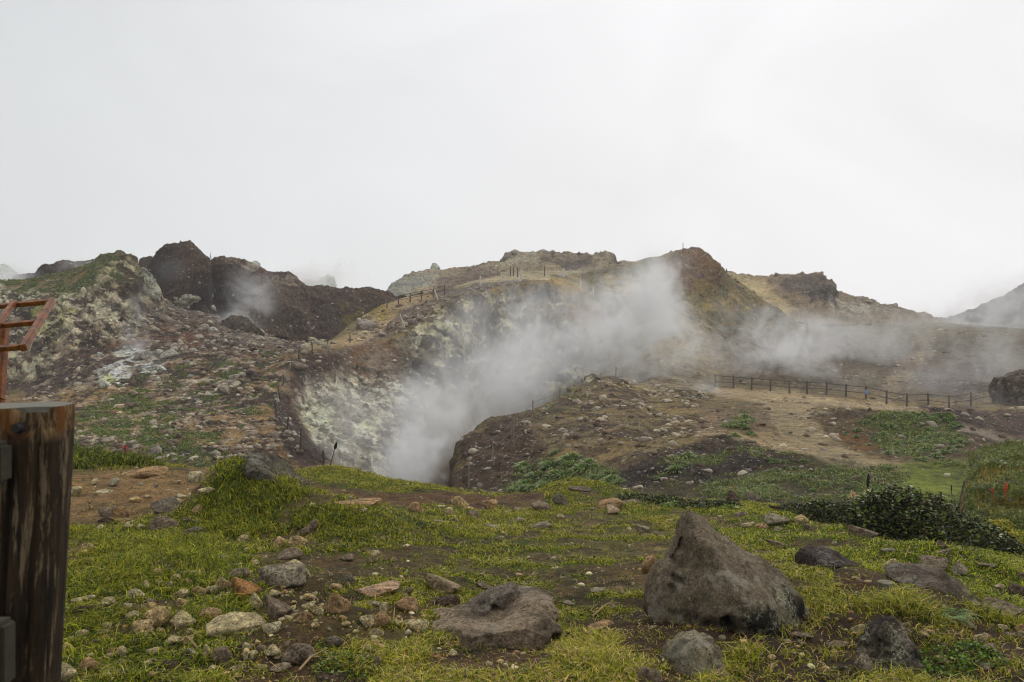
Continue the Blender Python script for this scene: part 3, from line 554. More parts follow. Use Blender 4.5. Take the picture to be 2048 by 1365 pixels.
hill('hill', [(1850, 652, 185), (1890, 641, 185), (1920, 634, 185), (1960, 616, 185), (1990, 602, 185), (2018, 593, 185), (2026, 583, 185), (2040, 576, 185), (2100, 548, 185), (2400, 440, 185), (3000, 330, 185)],
     [(1850, 662, 130), (2100, 690, 118), (2400, 680, 118), (3000, 700, 118)], [], alb(74, 66, 58), seed=9, rough=1.0, nc=300, nr=90, bulge=0.1, back=40)
# turf mound at the far right of the near ground
hill('mound', [(1905, 1075, 17), (1916, 1030, 17.2), (1926, 985, 17.4), (1936, 955, 17.6), (1950, 935, 17.8), (1972, 915, 18), (2010, 909, 18), (2060, 905, 18), (2300, 880, 18), (2700, 900, 18)],
     [(1905, 1110, 14.2), (1960, 1130, 13.4), (2060, 1150, 13), (2700, 1200, 13)],
     [([(1900, 1100), (1915, 1000), (1940, 935), (1962, 945), (1945, 990), (1930, 1080)], alb(62, 50, 34), 0.4, 0.1, dict(warp=4, soft=6)),
      ([(1930, 930), (2200, 900), (2200, 1150), (1930, 1150)], alb(150, 128, 48), 0.2, 0.08, dict(frac=0.55, fs=1.4))], alb(96, 104, 40), seed=10, rough=0.34, nc=220, nr=110, bulge=0.5, back=6)
_v = [V1]; _f = [quads[(GY[:-1, :-1].ravel() > 2) ]]; _o = len(V1)
for a_, b_ in HV: _v.append(a_); _f.append(b_+_o); _o += len(a_)
_allv = np.concatenate(_v); BVH = BVHTree.FromPolygons(_allv.tolist(), np.concatenate(_f).tolist())
def cast(px, py):
    """the place on the ground seen at pixel (px, py)"""
    dr = Vector(((px-CX)/F, 1, -(py-CY)/F)).normalized()
    h = BVH.ray_cast(Vector((0, 0, EYE)), dr)
    return (h[0], h[1]) if h[0] is not None else (None, None)
def drop(x, y, z=60):
    h = BVH.ray_cast(Vector((x, y, z)), Vector((0, 0, -1)))
    return (h[0], h[1]) if h[0] is not None else (Vector((x, y, 0)), Vector((0, 0, 1)))
# ================================================================== materials for things
def rock_mat(name='rock', lichen=False):
    M = Mat(name); p = M.pos(); oi = M.n('ShaderNodeObjectInfo')
    a = oi.outputs['Color']
    off = M.n('ShaderNodeVectorMath'); off.operation = 'ADD'; M.l(p, off.inputs[0])
    sv = M.scale((17.0, 31.0, 11.0), oi.outputs['Random']); M.l(sv, off.inputs[1]); p = off.outputs[0]
    geo = M.n('ShaderNodeNewGeometry')
    wn = M.n('ShaderNodeVectorMath'); wn.operation = 'ADD'; M.l(geo.outputs['Position'], wn.inputs[0]); M.l(sv, wn.inputs[1]); q = wn.outputs[0]
    f = M.math('MULTIPLY', M.rmp(M.noise(p, 1.4, 5, 0.6), 0.3, 0.7, 0.55, 1.45), M.rmp(M.noise(q, 26, 7, 0.85), 0.33, 0.67, 0.25, 1.75))
    f = M.math('MULTIPLY', f, M.rmp(M.noise(q, 110, 3, 0.8), 0.3, 0.7, 0.45, 1.55))
    cc = M.scale(a, f)
    po = M.vor(q, 42); pr = M.math('MULTIPLY', M.math('LESS_THAN', po.outputs['Distance'], M.rmp(M.noise(q, 6, 3), 0.4, 0.65, 0.0, 0.42)), 0.75); cc = M.mix(pr, cc, M.scale(cc, 0.25))
    cc = M.mix(M.rmp(M.noise(p, 2.3, 6, 0.7), 0.50, 0.60, 0, 0.8), cc, M.scale(M.mix(0.5, a, (0.08, 0.045, 0.02)), 0.45))   # rusty dark stain
    cc = M.mix(M.rmp(M.noise(p, 3.1, 8, 0.8), 0.54, 0.58, 0, 0.6), cc, M.scale(M.mix(0.6, a, (0.42, 0.40, 0.33)), 1.15))  # pale crust
    if lichen:
        li = M.rmp(M.noise(q, 4.2, 8, 0.85), 0.50, 0.54, 0, 1); sp = M.rmp(M.noise(q, 60, 4, 0.8), 0.46, 0.54, 0, 1)
        sx = M.n('ShaderNodeSeparateXYZ'); M.l(p, sx.inputs[0])
        side = M.n('ShaderNodeAttribute'); side.attribute_name = 'Lichen'
        k = M.math('MULTIPLY', M.math('MULTIPLY', li, sp), side.outputs['Fac'])
        cc = M.mix(M.math('MULTIPLY', side.outputs['Fac'], M.rmp(M.noise(q, 3.5, 5, 0.7), 0.47, 0.53, 0.93, 0.0)), cc, (0.012, 0.010, 0.008))
        cc = M.mix(k, cc, (0.42, 0.42, 0.27))
        pi = M.n('ShaderNodeAttribute'); pi.attribute_name = 'Pit'
        cc = M.mix(M.math('MULTIPLY', pi.outputs['Fac'], 0.6), cc, (0.012, 0.010, 0.008))
    M.col(cc)
    h = M.math('ADD', M.math('MULTIPLY', M.noise(q, 9, 9, 0.75), 1.0), M.math('MULTIPLY', M.noise(q, 90, 4, 0.75), 0.12))
    M.bump(h, 0.9, 0.12); return M.m
ROCK = rock_mat('rock'); ROCKL = rock_mat('lichen_rock', True)
def leaf_mat(name, trans=0.35, rough=0.55):
    M = Mat(name); a = M.attr('Col').outputs['Color']; M.col(a); M.b.inputs['Roughness'].default_value = rough
    tr = M.n('ShaderNodeBsdfTranslucent'); M.l(a, tr.inputs['Color'])
    ms = M.n('ShaderNodeMixShader'); ms.inputs[0].default_value = trans; M.l(M.b.outputs[0], ms.inputs[1]); M.l(tr.outputs[0], ms.inputs[2]); M.l(ms.outputs[0], M.out.inputs['Surface'])
    return M.m
GRASSM = leaf_mat('grass_blades', 0.3, 0.7); LEAFM = leaf_mat('leaves', 0.2, 0.45)
def plain_mat(name, c, rough=0.8, n=0.25, sc_=8, stretch=(1, 1, 1), metal=0.0):
    M = Mat(name); p = M.pos(stretch); f = M.rmp(M.noise(p, sc_, 6, 0.65), 0.3, 0.7, 1-n, 1+n); M.col(M.scale(c, f))
    M.b.inputs['Roughness'].default_value = rough; M.b.inputs['Metallic'].default_value = metal
    M.bump(M.noise(p, sc_*2, 5, 0.6), 0.3, 0.01); return M.m
POSTM = plain_mat('weathered_post', alb(92, 82, 74), 0.9, 0.4, 6, (6, 6, 1)); PALEPOST = plain_mat('bleached_post', alb(176, 168, 158), 0.9, 0.3, 6, (6, 6, 1))
WIREM = plain_mat('fence_wire', alb(96, 92, 90), 0.6, 0.2, 4); RAILM = plain_mat('fence_rail', alb(88, 82, 80), 0.8, 0.3, 4)
# ================================================================== labels
LAND = [(70, 1000, 'the thick wooden post'), (1450, 1150, 'the tall pointed boulder'), (985, 1240, 'the broad flat outcrop'), (510, 950, 'the grassy hummock'),
 (1395, 1315, 'the round grey boulder'), (1771, 1171, 'the cut stump'), (1800, 1020, 'the dark leafy thicket'), (320, 1245, 'the tan double stone'), (467, 1249, 'the long flat grey-tan rock'),
 (563, 1153, 'the large grey rock of the stone pile'), (1224, 1015, 'the pair of rocks at the turf edge'), (1780, 1300, 'the lichen-covered outcrop'), (754, 1175, 'the pinkish slab'),
 (252, 895, 'the red flower'), (884, 1173, 'the orange-stained rock'), (1862, 1161, 'the low brown slab'), (575, 1086, 'the two tan stones'), (1655, 1112, 'the long dark boulder'), (300, 970, 'the worn dirt path'), (671, 1206, 'the triangular tan rock')]
LANDFAR = [(245, 740, 'the white steaming vent'), (600, 700, 'the fence corner on the crater rim'), (780, 640, 'the tan path above the crater'), (400, 600, 'the dark wet hill'), (650, 860, 'the yellow stain of the crater wall'),
 (130, 680, 'the pale bank on the left'), (560, 830, 'the wires on the left rim'), (740, 655, 'the rubble heap'), (1110, 800, 'the fence on the sandy spur'), (960, 590, 'the top of the crater cliff'), (330, 690, 'the rusty ground'),
 (1060, 510, 'the skyline crest'), (420, 880, 'the green tufts of the lower slope'), (470, 760, 'the brown slope'), (1250, 880, 'the sandy slope'), (1700, 600, 'the right-hand peak'), (250, 840, 'the moss patches'), (700, 740, 'the upper crater wall'), (760, 880, 'the steam in the crater')]
used_labels = {}
ORD = ['first', 'second', 'third', 'fourth', 'fifth', 'sixth', 'seventh', 'eighth', 'ninth', 'tenth', 'eleventh', 'twelfth']
def cname(c):
    r, g, b = c; v = (r+g+b)/3
    if r-b > 52 and v > 105: return 'orange-tan' if r-g > 35 else 'tan'
    if v > 140: return 'pale' if r-b < 30 else 'pale tan'
    if r-b > 34: return 'brown' if v < 105 else 'tan-brown'
    return 'dark grey' if v < 88 else 'grey'
LABELLED = []
def label_near(o, px, py, c, size, shape, kind='rock', land=LAND, cat='rock'):
    LABELLED.append([o, px, py, f"{size} {cname(c)}{(' '+shape) if shape else ''} {kind}", land]); o['category'] = cat
def finish_labels():
    groups = {}
    for e in LABELLED:
        o, px, py, d, land = e
        j = min(range(len(land)), key=lambda i: math.hypot(land[i][0]-px, (land[i][1]-py)*1.8)); lx, ly, ln = land[j]
        dx, dy = px-lx, (py-ly)*1.8
        rel = ('right of' if dx > 0 else 'left of') if abs(dx) > abs(dy) else ('below' if dy > 0 else 'above')
        rr = math.hypot(dx, dy); rel = ('just ' if rr < 75 else '')+rel
        groups.setdefault(f"{d} {rel} {ln}", []).append(e)
    for k, es in groups.items():
        if len(es) == 1: es[0][0]['label'] = k; continue
        es.sort(key=lambda e: e[1])
        for i, e in enumerate(es):
            wd = 'leftmost' if i == 0 else ('rightmost' if i == len(es)-1 else f'{ORD[i] if i < 12 else "next"} from left')
            e[0]['label'] = f"{k}, {wd}"
# ================================================================== rocks
def ico(sub):
    bm = bmesh.new(); bmesh.ops.create_icosphere(bm, subdivisions=sub, radius=1); bm.verts.ensure_lookup_table()
    v = np.array([x.co[:] for x in bm.verts]); f = np.array([[x.index for x in fc.verts] for fc in bm.faces]); bm.free(); return v/np.linalg.norm(v, axis=1, keepdims=True), f
ICO = {s: ico(s) for s in (2, 3, 4, 5, 6)}
def rock_shape(seed, sub=4, planes=14, p=16, amp=0.06, seg=None):
    r_ = np.random.default_rng(seed); v, f = ICO[sub]
    nrm = r_.normal(size=(planes, 3)); nrm /= np.linalg.norm(nrm, axis=1, keepdims=True); dd = r_.uniform(0.62, 1.0, planes)
    q = np.maximum(v @ nrm.T, 0)/dd; r = (np.sum(q**p, 1)+0.55**p)**(-1/p)
    P = v*r[:, None]
    for _ in range(7):
        m_ = r_.normal(size=3); m_ /= np.linalg.norm(m_); c_ = r_.uniform(-.6, .6); P = P*(1-r_.uniform(.01, .06)/(1+np.exp(-(P @ m_-c_)/0.03)))[:, None]
    P = P*(1+amp*fbm(P*1.6+seed, 4, seed, 0.55)[:, None]+amp*0.7*fbm(P*4.5+seed, 4, seed+5, 0.6)[:, None])
    lo, hi = P.min(0), P.max(0); P = (P-(lo+hi)/2)/((hi-lo)/2); return P, f
def rock_data(name, seed, **k):
    P, f = rock_shape(seed, **k); me = mesh_np(name, P, f.ravel(), 3); me.materials.append(ROCK); return me
PROTO = {'a': [rock_data('rock_mesh', 10+i, sub=4, planes=11, p=22, amp=0.06) for i in range(9)],
         'r': [rock_data('rock_mesh', 40+i, sub=4, planes=22, p=7, amp=0.06) for i in range(6)]}
PROTO['s'] = PROTO['a']; PROTOM = [rock_data('boulder_mesh', 70+i, sub=3, planes=12, p=16, amp=0.10) for i in range(10)]
def put_rock(px, py, wpx, hpx, c, style='a', k=1.3, name='rock'):
    hit, nn = cast(px, py+hpx*0.30)
    if hit is None: return None
    Y = hit.y; wm = wpx*Y/F; hm = hpx*Y/F
    me = PROTO[style][random.randrange(len(PROTO[style]))]
    o = bpy.data.objects.new(name, me); COL.objects.link(o)
    dm = wm*random.uniform(0.65, 0.9); down = max((py-CY)/F, 0.05)
    H = max((hm-dm*down*0.55), hm*0.45)
    if style == 's': H *= 0.75
    o.scale = (wm/2, dm/2, H/2*1.25); o.rotation_euler = (random.uniform(-.12, .12), random.uniform(-.14, .14), random.choice([0, math.pi])+random.uniform(-.3, .3))
    o.location = ((px-CX)/F*Y, Y+dm*0.1, hit.z+H*0.30)
    cc = alb(*c, k=k*(2.0 if sum(c) > 370 else 1.25)); o.color = (*[float(x) for x in cc], 1)
    size = 'large' if wpx > 75 else ('mid-sized' if wpx > 36 else ('small' if wpx > 18 else 'tiny'))
    shape = {'a': 'angular', 'r': 'rounded', 's': 'flat'}[style]
    label_near(o, px, py, c, size, shape); o['group'] = 'loose rocks on the turf'
    return o
T = (178, 152, 104); TB = (146, 116, 78); G = (130, 120, 98); DG = (98, 88, 72); DB = (76, 56, 40); PL = (190, 176, 138); GT = (152, 138, 100); OR = (150, 104, 56); GB = (114, 98, 78)
ROCKS = [(279,947,98,26,TB,'r'),(208,984,36,14,PL,'s'),(268,1000,24,15,T,'r'),(362,993,22,11,PL,'r'),(210,1041,30,14,DB,'r'),(282,1054,16,12,PL,'r'),(336,1012,80,30,DG,'a'),(324,1051,56,38,GB,'a'),(315,1078,18,13,T,'r'),
(386,1062,38,20,DG,'a'),(487,1079,24,18,G,'r'),(559,1087,25,26,T,'r'),(594,1085,38,27,T,'a'),(580,1109,50,25,GB,'r'),(587,1128,48,16,G,'a'),(563,1153,94,50,G,'a'),(606,1146,30,34,GT,'a'),(493,1100,14,8,PL,'r'),(441,1116,35,18,GT,'s'),
(403,1119,28,7,TB,'s'),(471,1130,30,14,GT,'s'),(384,1143,60,18,GT,'s'),(478,1149,45,28,GB,'r'),(444,1167,36,32,T,'a'),(486,1180,62,48,OR,'a'),(422,1180,24,18,PL,'r'),(337,1168,17,11,PL,'r'),(357,1189,38,20,GT,'a'),(506,1205,52,38,G,'a'),
(550,1218,64,50,DG,'a'),(467,1249,120,50,GT,'a'),(418,1232,52,32,TB,'r'),(364,1239,52,34,G,'a'),(315,1243,48,50,T,'a'),(283,1257,42,34,T,'a'),(180,1221,68,30,DB,'a'),(296,1213,28,20,T,'a'),(253,1211,18,12,PL,'r'),(266,1232,34,22,GT,'r'),
(318,1216,45,14,T,'s'),(163,1269,30,20,GT,'r'),(178,1285,40,16,GB,'s'),(204,1264,26,11,GT,'r'),(242,1304,22,20,GT,'r'),(221,1304,20,16,TB,'a'),(176,1333,42,36,TB,'r'),(126,1348,40,44,GT,'a'),(306,1301,32,14,GT,'r'),(379,1264,28,20,GT,'a'),
(413,1308,24,32,GT,'a'),(441,1312,40,36,GB,'r'),(493,1293,20,18,GT,'r'),(499,1311,28,20,GT,'a'),(426,1336,20,14,GT,'r'),(336,1333,38,28,DB,'r'),(542,1299,50,34,GT,'s'),(600,1311,68,46,GB,'r'),(667,1284,42,28,DG,'r'),(617,1195,26,16,T,'r'),
(671,1175,27,16,T,'r'),(697,1163,26,24,DG,'r'),(671,1207,62,46,TB,'a'),(630,1251,18,14,T,'r'),(148,985,28,22,GT,'a'),(619,1058,38,32,GB,'a'),(669,1101,14,7,PL,'r'),(716,1004,90,20,TB,'s'),(834,1018,38,28,TB,'a'),(942,1016,22,10,T,'s'),(882,1013,16,8,PL,'s'),
(979,1010,34,20,TB,'a'),(945,1032,26,20,GB,'a'),(1015,1025,16,10,GT,'a'),(1041,1018,26,10,G,'s'),(1050,1027,22,8,GT,'s'),(1082,1014,44,22,GB,'a'),(1123,1001,40,28,DG,'a'),(1221,1010,54,26,TB,'r'),(1227,1021,28,21,(178,152,124),'a'),(1160,976,50,14,DG,'s'),
(1258,1003,60,14,GB,'s'),(1084,1052,42,22,G,'a'),(991,1054,50,14,G,'s'),(1032,1040,36,14,G,'s'),(908,1042,20,12,G,'a'),(880,1043,32,10,G,'s'),(749,1115,20,26,G,'a'),(694,1115,26,14,GB,'a'),(754,1175,96,38,(164,134,104),'s'),(812,1185,30,22,GB,'a'),
(740,1207,48,24,G,'s'),(812,1209,50,32,TB,'a'),(764,1240,38,34,TB,'r'),(766,1218,18,24,GT,'a'),(794,1247,24,16,GT,'r'),(832,1249,48,28,GT,'r'),(884,1171,80,46,(140,122,92),'a'),(892,1205,54,34,DB,'r'),(974,1170,44,16,GB,'s'),(1196,1180,36,12,G,'s'),
(1104,1197,18,10,G,'r'),(1137,1204,28,12,G,'s'),(1224,1211,20,10,G,'s'),(1195,1252,76,16,TB,'s'),(906,1306,20,15,GT,'a'),(873,1312,18,8,OR,'s'),(1102,1351,17,11,PL,'r'),(1094,1326,18,14,GT,'a'),(752,1327,20,26,GB,'a'),(661,1354,72,28,DB,'r'),
(1300,1132,32,40,TB,'r'),(1300,1352,52,42,GB,'r'),(1866,1126,66,28,GB,'a'),(1729,1066,62,30,GB,'a'),(1556,1041,52,28,G,'a'),(1482,1030,30,13,GB,'r'),(1476,1016,18,8,GT,'s'),(1509,999,36,26,DG,'a'),(1466,996,26,26,DB,'a'),(1558,1087,52,20,GB,'s'),
(1562,1018,52,18,DB,'a'),(1776,1100,27,13,G,'a'),(1772,1140,24,12,DG,'a'),(1669,1087,15,9,G,'r'),(1881,1091,30,16,DB,'r'),(1889,1106,26,19,GB,'a'),(1830,1054,20,8,T,'r'),(1895,1056,12,6,T,'r'),(1829,1083,42,10,GB,'s'),(1922,1141,30,26,G,'a'),
(2008,1212,92,42,GB,'s'),(2037,1184,42,30,DB,'r'),(2045,1153,26,18,GB,'a'),(1975,1128,46,12,GB,'s'),(1727,1328,38,42,G,'a'),(1677,1290,50,20,GB,'a'),(1690,1338,22,16,G,'a'),(1575,1282,15,10,PL,'r'),(1544,1315,17,12,T,'r'),(1603,1269,46,14,GB,'s'),
(2006,1254,24,14,GT,'r'),(2043,1258,24,20,TB,'r'),(2023,1270,30,14,GB,'r'),(1990,1241,18,9,GT,'r'),(820,1330,60,20,GB,'s'),(560,1335,46,18,GB,'s'),(470,1338,22,12,GT,'r'),(900,1338,26,12,G,'s'),(1000,1075,18,9,G,'s'),(1340,1040,16,7,GT,'s')]
_n = 0
while _n < 132:
    pl = random.choice([[(130,1200),(420,1100),(640,1130),(860,1190),(860,1260),(560,1345),(330,1345),(130,1300)]]*7+[[(140,960),(420,950),(400,1060),(200,1060)]]*2+[[(1400,1000),(2048,1090),(2048,1200),(1500,1130)]]+[[(640,990),(1340,1010),(1300,1060),(700,1040)]]+[[(1640,1200),(2048,1220),(2048,1340),(1500,1340)]])
    xs = [a[0] for a in pl]; ys = [a[1] for a in pl]; x_, y_ = random.uniform(min(xs), max(xs)), random.uniform(min(ys), max(ys))
    if poly_sd(np.array([x_], np.float32), np.array([y_], np.float32), pl)[0] < 0 or any(abs(x_-r[0]) < (r[2]*.45+6) and abs(y_-r[1]) < (r[3]*.45+5) for r in ROCKS): continue
    w_ = 11+26*random.random()**1.6; ROCKS.append((x_, y_, w_, w_*random.uniform(.5, .85), random.choice([T, T, GT, GT, TB, GB, PL, G]), random.choice('aaar'))); _n += 1
ROCKS = [(a, b, w_, h_, ({G: GT, DG: GB}.get(c_, c_) if (a < 900 and b > 1060 and i % 3) else c_), s_) for i, (a, b, w_, h_, c_, s_) in enumerate(ROCKS)]
for r_ in ROCKS: put_rock(*r_)
# ---- outcrops with an outline of their own
def outline_rock(name, poly, Y, depth, label, c, pits=(), sub=6, amp=0.05, seed=3, lich=None, facet=0.0, pw=1.6, cy_=None, tiltback=0.0, k=1.1, lichen_all=0.0, sy=None, crag=1.0):
    poly = np.array(poly, float); cx0 = (poly[:, 0].min()+poly[:, 0].max())/2 if cy_ is None else cy_[0]; cy0 = (poly[:, 1].min()+poly[:, 1].max())/2 if cy_ is None else cy_[1]
    a = np.linspace(0, 2*np.pi, 721)[:-1]; R = np.zeros(720)
    for i, t in enumerate(a):
        dx_, dy_ = math.cos(t), -math.sin(t); best = 0
        for j in range(len(poly)):
            x0, y0 = poly[j]; x1, y1 = poly[(j+1) % len(poly)]; ex, ey = x1-x0, y1-y0; den = dx_*ey-dy_*ex
            if abs(den) < 1e-9: continue
            tt = ((x0-cx0)*ey-(y0-cy0)*ex)/den; u = ((x0-cx0)*dy_-(y0-cy0)*dx_)/den
            if tt > 0 and -1e-6 <= u <= 1+1e-6: best = max(best, tt)
        R[i] = best
    R = R*Y/F; v, f = ICO[sub]; n = len(v)
    ph = np.arctan2(v[:, 2], v[:, 0]) % (2*np.pi); Rv = np.interp(ph, np.append(a, 2*np.pi), np.append(R, R[0]))
    ay = np.clip(np.abs(v[:, 1]), 0, 1); s = (1-ay**pw)**(1/pw)
    P = np.stack([np.cos(ph)*Rv*s, v[:, 1]*depth/2, np.sin(ph)*Rv*s], 1)
    P[:, 1] += tiltback*P[:, 2]
    if facet:
        r2 = np.random.default_rng(seed)
        for _ in range(9):
            nn = r2.normal(size=3); nn[1] = -abs(nn[1])*1.2; nn /= np.linalg.norm(nn); dm = (P @ nn); lim = dm.max()*(1-facet*r2.uniform(0.4, 1)); ov = np.maximum(dm-lim, 0); P -= nn[None]*(ov*0.85)[:, None]*(ay > 0.08)[:, None]
    lo_, hi_ = P.min(0), P.max(0)
    sz = np.ptp(P, axis=0).max(); nv = P/np.maximum(np.linalg.norm(P, axis=1, keepdims=True), 1e-6)
    P += nv*(sz*amp*(0.8*fbm(P/sz*3.2, 5, seed, 0.55)+0.5*fbm(P/sz*8+4, 5, seed+3, 0.6, ridged=True)+0.12*fbm(P/sz*40, 3, seed+9)))[:, None]
    r3 = np.random.default_rng(seed+500); wob = fbm(P/sz*5, 3, seed+12)*0.06*sz
    for _ in range(26):
        m_ = r3.normal(size=3); m_ /= np.linalg.norm(m_); c_ = r3.uniform(-.45, .45)*sz; P -= nv*(r3.uniform(-.026, .026)*sz*crag/(1+np.exp(-np.clip(((P @ m_)+wob-c_)/(0.008*sz), -30, 30))))[:, None]
    l2, h2 = P.min(0), P.max(0); P = (P-l2)/(h2-l2)*(hi_-lo_)+lo_
    pit = np.zeros(n)
    for (qx, qy, rr, dp) in pits:
        ox, oz = (qx-cx0)*Y/F, -(qy-cy0)*Y/F; rm = rr*Y/F; g = np.exp(-(((P[:, 0]-ox)/rm)**2+((P[:, 2]-oz)/(rm*1.15))**2)**1.5)*(P[:, 1] < 0)
        P[:, 1] += g*dp; pit = np.maximum(pit, g)
    me = mesh_np(name, P, f.ravel(), 3); me.materials.append(ROCKL); setf(me, np.clip(pit*1.6-0.3, 0, 1), 'Pit')
    li = np.zeros(n)
    if lich is not None:
        qx = P[:, 0]*F/Y+cx0; qy = cy0-P[:, 2]*F/Y; li = np.clip(poly_sd(qx, qy, lich)/22+0.5+0.6*fbm(P*6, 3, 2), 0, 1)
    setf(me, np.maximum(li, lichen_all), 'Lichen')
    o = bpy.data.objects.new(name, me); COL.objects.link(o); o.location = ((cx0-CX)/F*Y, Y, EYE-(cy0-CY)/F*Y)
    cc = alb(*c, k=k); o.color = (*[float(x) for x in cc], 1); o['label'] = label; o['category'] = 'boulder' if 'boulder' in label else 'rock'; return o
def Ybase(px, py): return cast(px, py)[0].y
yb = Ybase(1440, 1262)
outline_rock('boulder', [(1363,1026),(1376,1027),(1402,1044),(1445,1083),(1499,1122),(1558,1157),(1593,1188),(1610,1215),(1624,1252),(1618,1300),(1560,1330),(1400,1330),(1330,1290),(1296,1255),(1284,1225),(1287,1190),(1290,1168),(1312,1140),(1332,1110),(1340,1086),(1342,1060),(1350,1040)],
  yb+0.42, 1.0, 'tall pointed grey-brown boulder with lichen and dark hollows standing in the turf', (126, 112, 90), pits=[(1352,1087,12,0.16),(1344,1115,6,0.06),(1418,1196,11,0.14),(1428,1208,9,0.12),(1350,1142,5,0.05),(1339,1141,6,0.05),(1332,1157,8,0.06),(1386,1208,8,0.04)],
  lich=[(1470,1150),(1560,1150),(1625,1220),(1630,1300),(1500,1300),(1480,1230),(1420,1190)], facet=0.06, seed=17, cy_=(1430, 1190), tiltback=0.15, amp=0.03, crag=1.15, pw=1.35)
yb = Ybase(980, 1300)
outline_rock('rock', [(818,1284),(840,1264),(880,1246),(930,1238),(1000,1225),(1040,1210),(1075,1208),(1100,1216),(1125,1240),(1134,1262),(1128,1290),(1085,1305),(1000,1310),(900,1305),(840,1296)],
  yb+0.35, 1.0, 'broad flat grey-brown outcrop sunk in the turf beneath a ridged rock', (140, 122, 98), facet=0.35, seed=21, tiltback=1.1, amp=0.06, pw=2.4, crag=1.5, pits=[(1105,1252,9,0.06)])
yb = Ybase(976, 1258)
outline_rock('rock', [(903,1226),(925,1210),(960,1192),(1000,1180),(1020,1170),(1034,1182),(1050,1200),(1062,1212),(1046,1230),(1010,1250),(990,1262),(960,1262),(930,1250),(905,1244)],
  yb+0.22, 0.55, 'ridged dark grey rock with a hole on the back of the broad flat outcrop', (120, 108, 92), facet=0.35, seed=25, tiltback=0.2, amp=0.06, pits=[(992,1213,11,0.12),(950,1250,14,0.05),(1030,1224,16,0.08),(1000,1240,10,0.06)])
yb = Ybase(1390, 1362)
outline_rock('boulder', [(1388,1268),(1420,1272),(1440,1295),(1446,1330),(1440,1390),(1400,1410),(1340,1400),(1322,1360),(1332,1330),(1345,1300),(1362,1278)],
  yb+0.25, 0.42, 'round grey boulder with a dark nick at the bottom edge of the view', (130, 120, 96), facet=0.25, seed=31, amp=0.06, sub=6, crag=1.6, pw=2.4, pits=[(1392,1356,11,0.06)], lichen_all=0.15)
yb = Ybase(1660, 1136)
outline_rock('boulder', [(1598,1108),(1612,1098),(1640,1096),(1670,1104),(1700,1122),(1728,1134),(1740,1146),(1700,1156),(1620,1150),(1592,1134)], yb+0.2, 0.6, 'long dark brown boulder half sunk in turf with a flat pale pebble on it', (78, 66, 60), facet=0.3, seed=33, amp=0.05, sub=5, tiltback=0.5)
yb = Ybase(1870, 1186)
outline_rock('rock', [(1775,1152),(1800,1144),(1850,1143),(1870,1138),(1900,1152),(1925,1170),(1934,1192),(1900,1205),(1840,1190),(1790,1165)], yb+0.25, 0.8, 'low brown slab with a raised fin lying right of the cut stump', (116, 102, 86), facet=0.3, seed=35, amp=0.05, sub=5, tiltback=0.8)
yb = Ybase(1760, 1365)
outline_rock('rock', [(1690,1365),(1705,1330),(1735,1296),(1752,1272),(1785,1248),(1806,1243),(1822,1256),(1830,1290),(1846,1330),(1852,1400),(1760,1440),(1690,1420)], yb+0.3, 0.6, 'lichen-covered dark outcrop rising above bare soil at the lower right', (104, 92, 76), facet=0.35, seed=37, amp=0.11, tiltback=0.25, lichen_all=0.9,
  pits=[(1765,1280,9,0.05)])
yb = Ybase(530, 960)
outline_rock('rock', [(462,915),(475,903),(500,900),(530,906),(555,922),(580,938),(612,955),(618,965),(570,966),(520,945),(480,930)], 9.3, 0.9, 'weathered grey rock capping the grassy hummock', (96, 88, 74), facet=0.25, seed=39, amp=0.09, sub=6, tiltback=0.7, lichen_all=0.3, crag=1.6, pw=2.5).location.z -= 0.07
yb = 60
o = outline_rock('rock', [(1992,760),(2000,748),(2015,745),(2030,738),(2060,735),(2110,742),(2130,800),(2120,850),(2040,845),(2005,836),(1994,815)], 59, 4.0, 'dark brown rock block at the right end of the railed fence', (92, 74, 62), facet=0.3, seed=41, amp=0.09, sub=6, lichen_all=0.15, crag=1.8, pw=3)
# misty spires on the skyline
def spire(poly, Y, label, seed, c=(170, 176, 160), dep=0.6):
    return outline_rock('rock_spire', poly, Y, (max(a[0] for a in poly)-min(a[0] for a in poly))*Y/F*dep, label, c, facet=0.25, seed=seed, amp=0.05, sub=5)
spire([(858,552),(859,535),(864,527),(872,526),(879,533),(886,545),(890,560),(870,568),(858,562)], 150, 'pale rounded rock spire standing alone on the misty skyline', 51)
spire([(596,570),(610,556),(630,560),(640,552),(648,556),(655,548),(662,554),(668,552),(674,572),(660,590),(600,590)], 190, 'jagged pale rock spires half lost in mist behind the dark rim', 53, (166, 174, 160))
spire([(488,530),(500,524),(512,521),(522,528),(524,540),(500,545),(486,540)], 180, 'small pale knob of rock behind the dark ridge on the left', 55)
# rock fins around the pale bluff on the left
for i, (poly, Y, lb, c) in enumerate([
  ([(232,512),(246,507),(256,512),(268,530),(282,545),(278,556),(256,560),(236,552),(226,535)], 83, 'pale yellow-grey crag with dark hollow beside the green slope', (158,152,122)),
  ([(262,590),(266,560),(276,540),(288,534),(300,545),(312,570),(322,590),(320,606),(290,610),(264,604)], 80, 'pale grey-green leaning crag below the dark wet hill', (162,162,142)),
  ([(345,605),(362,592),(385,588),(400,596),(396,606),(370,612),(350,614)], 79, 'pale rounded crag at the head of the rubble', (152,148,130)),
  ([(440,640),(470,630),(500,640),(528,660),(530,676),(500,672),(450,660)], 82, 'long dark rock lip beside the second hollow', (92,78,66))]):
    outline_rock('crag', poly, Y, 2.2, lb, c, facet=0.45, seed=60+i, amp=0.17, sub=6, lichen_all=0.25, pw=1.3)['category'] = 'rock'
